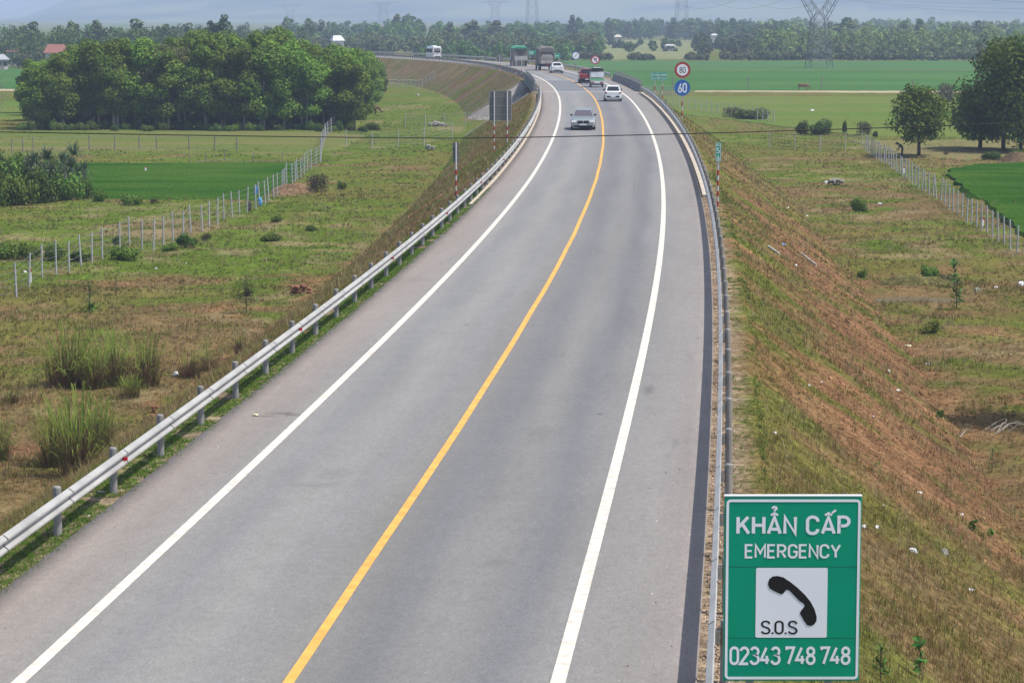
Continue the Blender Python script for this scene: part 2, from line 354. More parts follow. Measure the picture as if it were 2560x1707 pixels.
# ------------------------------------------------------------------ the land
GREEN = np.array((.090,.130,.020)); OLIVE = np.array((.124,.116,.032)); BROWN = np.array((.148,.104,.048))
DIRT = np.array((.185,.104,.054)); DRY = np.array((.20,.165,.085)); LUSH = np.array((.055,.125,.022))
def mixc(a, b, t): t = np.clip(t, 0, 1)[:, None]; return a*(1-t) + b*t
def land_col(x, y):
    x = np.asarray(x, float); y = np.asarray(y, float)
    s, d, z = road_sd(x, y); ad = np.abs(d); left = d < 0
    n1 = fbm(x, y, 22, 21); n2 = fbm(x, y, 7, 31); n3 = fbm(x, y, 2.2, 41)
    c = mixc(np.tile(OLIVE, (len(x), 1)), GREEN, sstep(.42, .6, n1*.5 + n2*.5 + np.where(left, .09, .0)*sstep(110, 150, y) - np.where(left, .04, .0)*sstep(110, 80, y)))
    c = mixc(c, BROWN, sstep(.46, .62, n2*.55 + n3*.45 - np.where(left, .06, 0)*sstep(110, 150, y) + np.where(left, .15, .055)*sstep(140, 80, y) + np.where(left, 0, .06)*sstep(260, 120, y) - .08*sstep(230, 280, y)))
    c = mixc(c, DRY, sstep(.62, .72, n3*.6 + n1*.4)*.7)
    # embankment slopes
    bank = (ad < 13.8)
    cb = mixc(np.tile(OLIVE, (len(x), 1)), BROWN, sstep(.38, .6, n2*.6 + n3*.4 + .06))
    cb = mixc(cb, GREEN, sstep(.5, .68, fbm(x, y, 4, 51)+sstep(9, 6.5, ad)*.08)*.6)
    dirtband = np.where(left, sstep(.60, .70, fbm(x, y, 5, 61)), sstep(7.5, 9.0, ad + (n3-.5)*3)*sstep(15.5, 12.5, ad + (n2-.5)*5)*sstep(190, 120, y)*sstep(48, 62, y + (n2-.5)*20)*sstep(.34, .52, n3*.6+n2*.4))
    cb = mixc(cb, GREEN*.95, sstep(10.2, 13.4, ad + (n2-.5)*5)*sstep(150, 260, y)*.85)
    cb = mixc(cb, DIRT*.92, dirtband*sstep(.16, .42, fbm(x, y, 1.1, 66)))
    cb = mixc(cb, np.array((.185,.135,.075)), sstep(300, 330, s)*.55*sstep(.35, .6, n2))
    c = np.where(bank[:, None], cb, c)
    # bare red earth pads
    dirt2 = sstep(.68, .76, fbm(x, y, 5.0, 71))*sstep(200, 100, y)
    c = mixc(c, DIRT, np.where(bank, 0, dirt2*.8))
    near_toe = np.where(left, 0, sstep(16.5, 13.6, ad)*sstep(200, 120, y)*sstep(52, 64, y)*sstep(.46, .60, n3))
    c = mixc(c, DIRT*.95, near_toe*.6)
    return c*(0.9 + .2*n3[:, None])
def grid_obj(name, V, nr, nc, mat_, col, uv=None, smooth=True):
    i = np.arange(nr-1)[:, None]*nc + np.arange(nc-1)[None, :]
    Fq = np.stack([i, i+1, i+nc+1, i+nc], -1).reshape(-1, 4)
    me = mesh_np(name, V, Fq, mat_, col, uv, smooth); return link(name, me)
yy = np.concatenate([np.linspace(-60, 28, 12), np.geomspace(30, 300, 330), np.geomspace(303, 14000, 130)])
tt = np.linspace(-1, 1, 221)
GX = (tt[None, :]*(0.30*np.maximum(yy, 20) + 24)[:, None]); GY = np.repeat(yy[:, None], len(tt), 1)
gx, gy = GX.ravel(), GY.ravel()
s_, d_, z_ = road_sd(gx, gy)
gz = GZ + bumps(gx, gy)*np.clip((np.abs(d_)-11)/5, 0.0, 1)*np.where(gy > 20, 1, 0)
g = grid_obj('ground', np.stack([gx, gy, gz], 1), len(yy), len(tt), M['land'], land_col(gx, gy)); tag(g, kind='structure')

def bank_strip(name, s0, s1, step):
    ss = np.arange(s0, s1+.01, step)
    dd = np.concatenate([np.linspace(-14.4, -6.4, 33), np.linspace(-6.3, 6.3, 26), np.linspace(6.4, 14.4, 41)])
    SS, DD = np.meshgrid(ss, dd, indexing='ij'); sv, dv = SS.ravel(), DD.ravel()
    x, y, z, a = axis(sv); px = x + dv*np.cos(a); py = y - dv*np.sin(a)
    zz = bank_z(sv, dv, z) + (fbm(px, py, 3, 9)-.5)*.25*np.clip((np.abs(dv)-6.6)/2, 0, 1)
    zz = np.maximum(zz, GZ-.6)
    c = land_col(px, py)
    inb = ((sv > B0+.3) & (sv < B1-.3))[:, None]
    stone = np.array((.30,.28,.25))*(0.75+.5*fbm(px, py, 1.2, 81)[:, None])
    c = np.where(inb, stone, c)
    verge = ((np.abs(dv) < HALF_TOP+.2) & (np.abs(dv) > 4))[:, None]
    gravel = np.array((.25,.19,.135))*(0.7+.6*vn(px, py, .35, 91)[:, None])
    edge = sstep(6.05, 5.75, np.abs(dv) + (vn(px, py, .5, 23)-.5)*.5)[:, None]*np.where(dv > 0, 1, .75)[:, None]
    c = np.where(verge, c*(1-edge) + gravel*edge, c)
    o = grid_obj(name, np.stack([px, py, zz], 1), len(ss), len(dd), M['bank'], c); return tag(o, kind='structure')
bank_strip('embankment', -75, 8, 2.0); bank_strip('embankment', 8, 100, .35); bank_strip('embankment', 100, B0, 1.0); bank_strip('embankment', B0, B0+9.5, .5)
bank_strip('embankment', B1-9.5, B1, .5); bank_strip('embankment', B1, 900, 2.5)

def road_sheet(name, s0, s1, d0, d1, h, mat_, step=2.5, nd=2, skirt=0.0, dfun=None):
    n = max(2, int((s1-s0)/step)+1); ss = np.linspace(s0, s1, n); dd = np.linspace(d0, d1, nd)
    if skirt: dd = np.concatenate([[d0], dd, [d1]])
    SS, DD = np.meshgrid(ss, dd, indexing='ij'); sv, dv = SS.ravel(), DD.ravel().copy()
    if dfun is not None: dv = dv + dfun(sv)
    x, y, z, a = axis(sv); hh = np.full(len(sv), h)
    if skirt:
        hh = hh.reshape(SS.shape); hh[:, 0] = h-skirt; hh[:, -1] = h-skirt; hh = hh.ravel()
    V = np.stack([x + dv*np.cos(a), y - dv*np.sin(a), z+hh], 1)
    nr, nc = SS.shape; i = np.arange(nr-1)[:, None]*nc + np.arange(nc-1)[None, :]
    Fq = np.stack([i, i+1, i+nc+1, i+nc], -1).reshape(-1, 4)
    me = mesh_np(name, V, Fq, mat_, None, np.stack([sv, dv], 1), False); return tag(link(name, me), kind='structure')
def edge_wobble(sv): return (vn(sv, sv*0, 1.1, 17)-.5)*.07
road_sheet('road', -75, 900, -5.3, 5.35, 0.0, M['asphalt'], 1.25, 25, skirt=.06)
road_sheet('lane_marking', -75, 900, -.075, .075, .006, M['yellow_paint'], dfun=lambda s: (vn(s, s*0, 7, 3)-.5)*.03)
road_sheet('lane_marking', -75, 900, -3.53-.095, -3.53+.095, .006, M['white_paint'])
road_sheet('lane_marking', -75, 900, 3.53-.1, 3.53+.1, .006, M['white_paint'])
M['joint'] = mat('joint_mortar', (.46,.45,.43), .8)
for sj in (B0-.6, B1+.6): road_sheet('expansion_joint', sj-.55, sj+.55, -5.25, 3.4, .004, M['joint'], .7)
M['deck'] = mat('bridge_asphalt', (.155,.16,.17), .85, noise=.08, nscale=.8)
road_sheet('bridge_paving', B0+.2, B1-.2, -3.42, -.09, .003, M['deck'], 2.5); road_sheet('bridge_paving', B0+.2, B1-.2, .09, 3.42, .003, M['deck'], 2.5)

# fields: low slabs of crop
def field(name, pts, top, mt, z=GZ):
    q_ = []; P0 = [at(px, py, z+top) for px, py in pts]
    for i_, a_ in enumerate(P0):
        c_ = P0[(i_+1) % len(P0)]; m_ = max(1, min(60, int((c_-a_).length/1.5))); nrm_ = Vector((-(c_-a_).y, (c_-a_).x, 0)).normalized()
        for j_ in range(m_):
            t_ = j_/m_; p_ = a_.lerp(c_, t_); k_ = (float(vn(np.array([p_.x]), np.array([p_.y]), 2.2, 4)) + float(vn(np.array([p_.x]), np.array([p_.y]), .7, 9))*.5 - .75)*min(1.2, .3 + p_.y/500)
            q_.append(p_ + nrm_*k_)
    b = MB(); P = q_; cen = sum(P, Vector())/len(P); Q = [Vector((p.x, p.y, GZ-.5)) + (p-cen).normalized()*1.3 for p in P]
    b.loft([Q, P]); o = b.build(name, mt); return tag(o, kind='structure')
RICE_A = fieldmat('rice_near', (.019,.070,.006), (.050,.104,.014), .07, .20, fine=.45)
RICE_B = fieldmat('rice_far', (.040,.125,.030), (.072,.152,.040), .012, .05, fine=.2)
RICE_C = fieldmat('rice_farther', (.075,.15,.055), (.06,.14,.04), .006, .03, fine=.12)
PAST_A = fieldmat('pasture', (.092,.135,.028), (.165,.150,.058), .03, .10, fine=.25)
PAST_B = fieldmat('short_grass_field', (.090,.155,.028), (.135,.160,.042), .012, .05, fine=.2)
PLOUGH = fieldmat('planted_rows', (.12,.155,.05), (.16,.16,.07), .05, .05, R(40), .2, rows=.28)
STUB = fieldmat('yellow_stubble', (.16,.19,.08), (.21,.21,.10), .01, .05, fine=.2)
PATH = mat('sandy_path_soil', (.40,.32,.21), .9, noise=.15, nscale=.5)
field('rice_field', [(150,408),(490,407),(762,404),(735,430),(690,465),(640,496),(270,490),(225,478),(190,440)], .24, RICE_A)
field('rice_field', [(2375,424),(2440,410),(2560,405),(2800,405),(2800,650),(2600,612),(2560,582),(2497,526),(2410,466),(2363,432)], .26, RICE_A)
field('rice_field', [(1402,152),(2700,152),(2700,173),(1447,173)], .2, RICE_C)
field('rice_field', [(1452,176),(2700,177),(2700,225),(1760,224),(1615,226),(1540,203)], .2, RICE_B)
field('pasture', [(-200,326),(780,328),(905,338),(835,372),(742,384),(0,386),(-200,386)], .10, PAST_A)
field('short_grass_field', [(1650,241),(2700,243),(2700,345),(2150,338),(1930,312),(1700,284)], .12, PAST_B)
field('planted_field', [(2130,351),(2700,351),(2700,394),(2400,395),(2275,390)], .12, PLOUGH)
field('rice_field', [(-200,172),(330,172),(300,221),(-200,221)], .2, RICE_B)
field('pasture', [(-200,256),(250,256),(220,298),(-200,298)], .1, PAST_B)
field('dirt_path', [(-200,223),(290,223),(285,226),(-200,226)], .12, PATH)
field('dirt_path', [(1740,227),(2640,228.5),(2640,231.5),(1740,229.3)], .12, PATH)
field('stubble_field', [(1470,101),(1745,101),(1735,118),(1462,118)], .3, STUB)
field('stubble_field', [(1468,119),(1740,119),(1770,146),(1490,146)], .3, STUB)
# pond at the foot of the bank
M['pond'] = mat('muddy_water', (.12,.088,.03), .45, spec=.12)
pc = at(2232, 739); b = MB()
b.poly([(18.3 + 3.7*math.cos(t)*(1+.1*math.sin(3*t)), 125 + 2.5*math.sin(t), GZ-.22) for t in np.linspace(0, 6.28, 24, endpoint=False)])
tag(b.build('pond_water', M['pond']), kind='structure')

# hills
def hills():
    ys = np.linspace(4800, 12160, 70); ts = np.linspace(-1, 1, 260)
    X = ts[None, :]*4160; Y = np.repeat(ys[:, None], 260, 1); X = np.repeat(X, 70, 0)
    x, y = X.ravel(), Y.ravel(); px = 1280 + x/y*6500
    front = np.interp(px, [-400,27,190,420,760,1300,1800,2300,3000], [-12,-10,36,80,150,230,260,240,220])
    back = np.interp(px, [-500,0,109,140,260,700,3000], [-6,9,34,45,75,160,150])
    h = 1.6*front*sstep(3100, 5000, y/1.6)*(1-.6*sstep(5000, 6000, y/1.6)) 
    h = np.maximum(h, 1.6*back*sstep(5600, 7000, y/1.6)*1.05)
    h = h + (fbm(x, y, 700, 5, 4)-.5)*np.clip(h, 0, 200)*.5 + (fbm(x, y, 120, 8)-.5)*6*np.clip(h/30, 0, 1)
    z = GZ + np.maximum(h, -1)
    n = fbm(x, y, 500, 15, 4)
    c = mixc(np.tile(np.array((.03,.06,.03)), (len(x), 1)), np.array((.17,.19,.07)), sstep(.42, .6, n*.6 + .4*fbm(x, y, 160, 19, 3)))
    scar = (px > 1655) & (px < 1790) & (y < 7500) & (y > 5600) & (fbm(x, y, 160, 33) > .45)
    c = np.where(scar[:, None], np.array((.55,.33,.22)), c)
    o = grid_obj('hills', np.stack([x, y, z], 1), 70, 260, M['hill'], c); tag(o, kind='structure')
hills()

# ------------------------------------------------------------------ vegetation
def leaf_quads(C, N, size, rng, aspect=1.6):
    """leaf-sized quads at centres C facing roughly N"""
    n = len(C); N = N + rng.normal(0, .75, (n, 3)); N /= np.linalg.norm(N, axis=1)[:, None] + 1e-9
    T = rng.normal(0, 1, (n, 3)); T -= (T*N).sum(1)[:, None]*N; T /= np.linalg.norm(T, axis=1)[:, None] + 1e-9
    B = np.cross(N, T); s = (size*rng.uniform(.6, 1.35, n))[:, None]
    V = np.stack([C - T*s*aspect*.5, C - B*s*.5 + N*s*.12, C + T*s*aspect*.5, C + B*s*.5 + N*s*.12], 1).reshape(-1, 3)
    return V, np.arange(n*4).reshape(-1, 4)
def crown(blobs, nleaf, size, rng, base, var=.28):
    """blobs: list of (centre, radius xyz); leaves spread through shells of the blobs"""
    vol = np.array([b[1][0]*b[1][1] for b in blobs]); k = rng.choice(len(blobs), nleaf, p=vol/vol.sum())
    c = np.array([b[0] for b in blobs])[k]; r = np.array([b[1] for b in blobs])[k]
    d = rng.normal(0, 1, (nleaf, 3)); d /= np.linalg.norm(d, axis=1)[:, None]
    rad = rng.uniform(.25, 1.12, nleaf)**.5
    P = c + d*r*rad[:, None]
    V, Fq = leaf_quads(P, d + np.array((0, 0, .5)), size, rng)
    bt = rng.uniform(.78, 1.22, len(blobs))[k]
    col = np.array(base)[None]*(bt*rng.uniform(1-var, 1+var, nleaf))[:, None]
    col[:, 0] *= rng.uniform(.8, 1.25, nleaf)
    return V, Fq, np.repeat(col, 4, 0)
def crown_blobs(H, Rr, zb, n, rng, flat=.75, top=1.0):
    out = []
    for i in range(n):
        t = ((i+.5)/n); z = zb + (H-zb)*(.08 + .84*t)
        prof = math.sin(math.pi*min(1, .18 + .75*t))**.7
        a = rng.uniform(0, 6.28); rr = Rr*prof*math.sqrt(rng.uniform(.1, 1))*.8
        s = Rr*rng.uniform(.30, .5)*(0.75+.3*prof)
        out.append(((rr*math.cos(a), rr*math.sin(a), z), (s, s, s*flat)))
    return out
def trunk_mb(H, blobs, r0, rng, lean=0.0, limbs=6, base_split=1):
    b = MB()
    for q in range(base_split):
        a = rng.uniform(0, 6.28); ox = 0 if base_split == 1 else .35*math.cos(a); oy = 0 if base_split == 1 else .35*math.sin(a)
        lx, ly = (rng.normal(0, .04*H) + lean*H)*.6, rng.normal(0, .04*H)
        pts = [(ox, oy, -.35)] + [(ox + lx*t + .05*H*math.sin(4*t+a)*t*.3, oy + ly*t, H*.85*t) for t in (.12, .3, .5, .7, .9, 1)]
        b.tube(pts, [r0*1.25, r0, r0*.85, r0*.65, r0*.42, r0*.2, r0*.06], 7)
    for i in range(min(limbs, len(blobs))):
        c = blobs[i*len(blobs)//limbs][0]; z0 = max(.25*H, c[2]*.62)
        b.tube([(0, 0, z0), (c[0]*.45, c[1]*.45, (z0+c[2])*.5), c], [r0*.4, r0*.25, r0*.06], 5)
    return b
def make_tree(name, H, Rr, zb, nb, nleaf, lsize, base, seed, r0=.14, bark='bark', flat=.8, split=1, label=None, cat='tree', group=None, blobs=None, limbs=7):
    rng = np.random.default_rng(seed)
    blobs = blobs or crown_blobs(H, Rr, zb, nb, rng, flat)
    root = empty(name, (0, 0, 0), 0, label, cat, group)
    V, Fq, c = crown(blobs, nleaf, lsize, rng, base)
    link('crown', mesh_np('crown', V, Fq, M['leaf'], c), None, root)
    trunk_mb(H, blobs, r0, rng, limbs=limbs, base_split=split).build('trunk', M[bark], root, smooth=True)
    return root
used = set()
def put(proto, loc, rz, scale, label, group=None):
    o = proto if proto.name not in used else copy_tree(proto)
    used.add(proto.name); used.add(o.name)
    o.location = loc; o.rotation_euler = (0, 0, rz); o.scale = scale if hasattr(scale, '__len__') else (scale,)*3
    o['label'] = label
    if group: o['group'] = group
    elif 'group' in o: del o['group']
    return o
ACA = (.125, .205, .026)
grove = [make_tree('acacia_tree', 10, 2.9, 1.3, 22, 11000, .195, ACA, 100+i, .13, split=(1, 2)[i % 2]) for i in range(4)]
olive_tree = make_tree('olive_toned_tree', 10, 3.2, 2.9, 26, 4200, .19, (.125, .14, .055), 120, .14, split=3, limbs=10)
def ground_at(px, py): p = at(px, py); p.z = land(p.x, p.y); return p
rs = random.Random(5)
GL = 'acacia trees of the grove left of the highway'
front = [(100,319,165,0),(150,320,132,1),(205,321,120,2),(240,322,99,3),(290,322,94,0),(345,322,97,1),(400,322,112,4),(455,323,118,4),(515,325,110,2),(560,325,128,3),
         (610,326,112,0),(660,326,105,1),(710,326,118,2),(760,325,122,3),(810,322,128,0),(850,315,120,1),(885,300,118,2)]
names = {0:'leftmost small tree of the grove, standing beside the open field',3:'tall tree above the left end of the grove',6:'olive toned tree with pale leaning trunks at the front of the grove',
         7:'sparse olive grey tree beside the leaning pale trunks in the grove',16:'acacia at the right corner of the grove above the brown cow'}
for i, (px, py, top, k) in enumerate(front):
    p = ground_at(px, py); H = (py-top)*p.y/F_PX
    pr = olive_tree if k == 4 else grove[k]
    put(pr, p, rs.uniform(0, 6.28), (H/10*rs.uniform(.95, 1.15), H/10, H/10*1.0), names.get(i, 'dark green acacia in the front row of the left grove'), None if i in names else GL)
n = 0
for D in (312, 322, 333, 346, 360, 375, 392, 410, 430, 450):
    for px in range(110, 950, 66):
        pxx = px + rs.uniform(-22, 22)
        if pxx > 905 - (D-312)*.0 + (D-312)*.38: continue
        if px < 420 and D > 372: continue
        top = float(np.interp(pxx, [80,130,215,280,420,460,510,560,640,695,745,780,840,880,930,990], [165,132,100,94,108,78,74,77,84,64,90,112,110,118,160,190]))
        top += rs.uniform(-4, 40)
        H = 8.7 - GZ - (top-HOR)*D/F_PX
        H = min(max(H, 7.8), 13.4)
        x = (pxx-1280)/F_PX*D; y = D + rs.uniform(-4, 4)
        put(grove[rs.randrange(4)], (x, y, land(x, y)), rs.uniform(0, 6.28), (H/10*rs.uniform(.95, 1.15),)*2 + (H/10,), 'acacia deep in the left grove, half hidden behind its front row', GL); n += 1
for (px, D, top) in ((655,398,72),(688,402,58),(722,404,68),(575,392,76),(505,385,70),(835,372,104),(300,330,88),(228,326,92)):
    H = 8.7-GZ-(top-HOR)*D/F_PX; x = (px-1280)/F_PX*D
    put(grove[rs.randrange(4)], (x, D, land(x, D)), rs.uniform(0, 6.28), (H/10*.9, H/10*.9, H/10), 'acacia whose crown rises above the roof of the left grove', 'tall acacias in the left grove')
# right edge of the grove along the fence
for (px, py, top) in ((915,268,130),(940,250,150),(952,238,170),(930,225,128)):
    p = ground_at(px, py); H = (py-top)*p.y/F_PX
    put(grove[rs.randrange(4)], p, rs.uniform(0, 6.28), H/10, 'acacia at the right edge of the left grove, beside the wire fence', 'acacias along the grove edge fence')
# the two tall trees poking above the grove's back
tall = make_tree('slender_tree', 14, 2.2, 5, 18, 1500, .34, (.065,.105,.045), 131, .13)
for i, (px, py, top) in enumerate(((535,236,48),(570,236,32))):
    D = 520; H = 8.7-GZ-(top-HOR)*D/F_PX
    x = (px-1280)/F_PX*D
    put(tall, (x, D, land(x, D)), i*2.0, H/14, ('shorter' if i == 0 else 'taller') + ' of the two slender trees rising behind the grove')

# trees at right
right_green = (.095, .155, .020)
pb = ground_at(2297, 392)
Hm = (392-214)*pb.y/F_PX
rng_ = np.random.default_rng(9)
mid = make_tree('round_tree', Hm, 3.1, 1.5, 30, 5200, .20, (.105,.175,.020), 140, .17, 'bark_dark', .7, 1, 'rounded green tree with a dark trunk, standing alone by the right fence', 'tree')
mid.location = pb
bigs = []
for i, (px, py, top, wr) in enumerate(((2500,378,100,4.6),(2560,384,84,4.8),(2448,374,215,2.9),(2630,380,90,4.8))):
    p = ground_at(px, py); H = (py-top)*p.y/F_PX
    t = make_tree('broad_tree', H, wr, 1.1 if i != 2 else .9, 44, 8500 if i != 2 else 3600, .24, right_green, 150+i, .17, 'bark_dark', .75, 2,
        ('tall dark tree with several trunks in the clump at the right edge', 'tallest dense tree at the right edge of the picture', 'low leaning tree at the left side of the right clump', 'dense tree rising at the far right edge')[i], 'tree')
    t.location = p; t.rotation_euler = (0, 0, i*1.3)
# bushes
def bush_proto(name, w, h, nleaf, lsize, base, seed, nb=12, flat=.8):
    rng = np.random.default_rng(seed); bl = []
    for i in range(nb):
        a = rng.uniform(0, 6.28); rr = w*.5*math.sqrt(rng.uniform(0, 1))*.75
        hh = h*(1-(rr/(w*.5))**2*.6)
        s = w*rng.uniform(.14, .24)
        bl.append(((rr*math.cos(a), rr*math.sin(a), max(s*.3, hh*rng.uniform(.12, .8))), (s, s, s*flat)))
    root = empty(name, (0, 0, 0), 0, None, 'bush')
    V, Fq, c = crown(bl, nleaf, lsize, rng, base); V[:, 2] = np.maximum(V[:, 2], -.1)
    link('foliage', mesh_np('foliage', V, Fq, M['leaf'], c), None, root)
    b = MB()
    for q in bl[:6]: b.tube([(0, 0, -.2), (q[0][0]*.5, q[0][1]*.5, q[0][2]*.45), q[0]], [.04, .03, .01], 5)
    b.build('stem', M['bark_dark'], root, smooth=True)
    return root
bushA = bush_proto('leafy_bush', 3, 1.5, 3400, .13, (.11,.185,.03), 201, 17)
bushB = bush_proto('dark_bush', 3, 1.6, 3400, .12, (.075,.13,.024), 202, 17)
bushC = bush_proto('dry_bush', 3, 1.6, 1500, .10, (.10,.095,.045), 203)
bushD = bush_proto('yellow_green_bush', 2, 1.2, 700, .11, (.15,.19,.035), 204)
def bush(pr, px, py, wpx, hpx, label, group=None):
    p = ground_at(px, py); k = p.y/F_PX; w = wpx*k; h = hpx*k
    b0 = {bushA: (3, 1.5), bushB: (3, 1.6), bushC: (3, 1.6), bushD: (2, 1.2)}[pr]
    return put(pr, p, rs.uniform(0, 6.28), (w/b0[0], w/b0[0], h/b0[1]), label, group)
TH_L = ''
for (px, py, w, h, pr, lb) in ((-20,520,90,110,bushB,'dark bush at the left frame edge, front of the thicket'),(40,512,110,95,bushA,'leafy bush in the front of the left thicket, below the spiky plants'),
        (105,505,110,90,bushB,'dark leafy bush in the middle of the left thicket'),(165,502,100,80,bushA,'leafy bush near the right end of the left thicket'),
        (212,498,60,55,bushB,'small dark bush at the right end of the left thicket'),(252,506,34,40,bushA,'small round bush just right of the left thicket'),
        (10,470,130,100,bushA,'bush behind the left thicket at the frame edge'),(0,440,70,70,bushB,'dark bush behind the thicket at the left frame edge'),(100,470,130,80,bushB,'dark bush behind the spiky plants'),
        (170,475,90,60,bushA,'bush behind the right part of the left thicket'),
        (330,512,56,34,bushA,'low leafy bush beside the near edge of the left rice field'),(385,512,24,14,bushC,'small scrubby bush right of the leafy bush by the rice field'),
        (314,652,84,40,bushA,'rounded leafy bush in front of the left fence, beneath its middle posts'),(470,622,60,36,bushB,'dark bush under the left fence'),(425,628,50,22,bushA,'low bush left of the dark bush at the fence'),
        (515,604,34,22,bushC,'small dry bush right of the dark fence bush'),(288,607,26,24,bushB,'small dark bush behind a left fence post'),
        (20,645,80,50,bushA,'leafy bush behind the first posts of the left fence'),(75,645,60,50,bushA,'leafy bush behind the third post of the left fence'),(140,650,64,40,bushB,'dark bush behind the fourth post of the left fence'),(205,653,64,28,bushB,'low dark bush at the foot of the left fence'),
        (795,480,60,52,bushC,'round olive bush on the dry mound near the left fence'),(690,560,34,22,bushA,'shiny leafy shrub on the grass left of the road'),(780,580,36,16,bushB,'low dark shrub left of the striped marker post'),
        (680,602,60,22,bushA,'low spreading shrub on the grass left of the road'),(855,475,24,24,bushA,'small upright shrub behind the dry mound'),
        (2145,530,48,42,bushA,'upright green bush on the right flat, below the planted field'),(2325,692,50,38,bushA,'leafy bush on the mound beside the muddy pond'),(2360,712,60,30,bushC,'scrubby bush right of the muddy pond'),
        (2322,838,62,40,bushD,'yellow green bush on the right flat'),(2155,692,26,26,bushA,'small leafy bush left of the pond mound'),
        (2045,336,76,40,bushB,'flat topped dark bush by the right cross fence'),(2003,338,40,36,bushB,'dark bush left of the flat topped bush'),(2112,334,14,34,bushB,'slim dark sapling beside the right cross fence'),
        (2160,340,40,40,bushC,'brownish bush right of the slim sapling'),(2188,342,16,16,bushB,'tiny dark bush beside the brownish bush'),(1880,300,90,34,bushA,'low shrubs behind the round speed signs'),(1835,296,60,30,bushC,'dry shrubs behind the round speed signs'),
        (2480,400,60,22,bushB,'dark undergrowth beneath the right clump of trees'),(2560,402,80,30,bushB,'dark undergrowth at the right frame edge'),(2365,390,16,16,bushC,'small dry bush in the planted field')):
    bush(pr, px, py, w, h, lb)
fr = [(x, 326+rs.uniform(-3, 5)) for x in range(50, 950, 26)]
for i, (x, y) in enumerate(fr):
    bush((bushA, bushB)[i % 2], x+rs.uniform(-8, 8), y, rs.uniform(24, 44), rs.uniform(14, 30), 'low bush in the undergrowth along the foot of the left grove', 'undergrowth bushes along the grove')
for i in range(60):
    D_ = 313 + (i % 3)*9; x_ = rs.uniform(-56, -20); lo = -57 + 0*D_
    put((bushB, bushB, bushA)[i % 3], (x_, D_, land(x_, D_)), rs.uniform(0, 6.28), (1.1, 1.1, rs.uniform(1.0, 1.9)), 'dark undergrowth bush between the trunks inside the left grove', 'undergrowth bushes along the grove')
for (hx, hD, hh) in ((1536,1035,2.4),(1549,1034,2.8),(1560,1036,2.2),(1772,1030,3.0),(1786,1030,3.4),(1797,1031,2.6),(1660,945,1.1),(1684,946,1.0),(838,845,2.6),(852,845,2.9)):
    put(bushB, ((hx-1280)/F_PX*hD, hD, GZ), rs.uniform(0, 6.28), (.9, .9, hh*.95), 'hedge bush growing in front of the far pale huts', 'hedge bushes in front of the far huts')
for (px, py, w, h) in ((2365,258,52,56),(2410,262,40,40)):
    bush(bushC, px, py, w, h, 'grey green shrub tree between the round tree and the right clump', 'grey green shrubs by the right clump')
# spiky pandanus plants
def pandanus(seed):
    rng = np.random.default_rng(seed); V = []; Fq = []; C = []
    for hd in range(5):
        cx, cy, cz = rng.normal(0, .7), rng.normal(0, .7), rng.uniform(.9, 2.0)
        for i in range(46):
            a = rng.uniform(0, 6.28); el = rng.uniform(-.1, 1.35); L = rng.uniform(.8, 1.3); w = .05
            p0 = np.array((cx, cy, cz)); d = np.array((math.cos(a)*math.cos(el), math.sin(a)*math.cos(el), math.sin(el)))
            sdv = np.array((-math.sin(a), math.cos(a), 0))*w
            p1 = p0 + d*L*.55; p2 = p0 + d*L - np.array((0, 0, .38*L*math.cos(el)))
            k = len(V); V += [p0-sdv*.7, p0+sdv*.7, p1+sdv, p1-sdv, p2]; Fq += [(k, k+1, k+2, k+3), (k+3, k+2, k+4, k+4)]
            C += [np.array((.085,.125,.065))*rng.uniform(.7, 1.3)]*5
    root = empty('pandanus_plant', (0, 0, 0), 0, 'spiky plant', 'plant')
    me = bpy.data.meshes.new('leaves'); me.from_pydata([tuple(v) for v in V], [], [tuple(dict.fromkeys(f)) for f in Fq])
    a = me.attributes.new('col', 'FLOAT_COLOR', 'POINT'); a.data.foreach_set('color', np.concatenate([np.array(C), np.ones((len(V), 1))], 1).astype(np.float32).ravel())
    link('leaves', me, M['leaf'], root)
    b = MB(); b.tube([(0, 0, -.2), (.1, 0, .8), (.15, .1, 1.7)], [.12, .1, .07], 7); b.build('stem', M['bark'], root); return root
pan = pandanus(3)
for i, (px, py, k, lb) in enumerate(((58,458,1.0,'small spiky leaved plant above the left part of the thicket'),(120,468,1.35,'largest spiky leaved plant, in the middle of the left thicket'),(168,478,1.2,'spiky leaved plant leaning over the right side of the thicket'),(200,492,1.0,'grey green spiky plant at the right end of the thicket'))):
    put(pan, ground_at(px, py), i*1.9, k, lb)
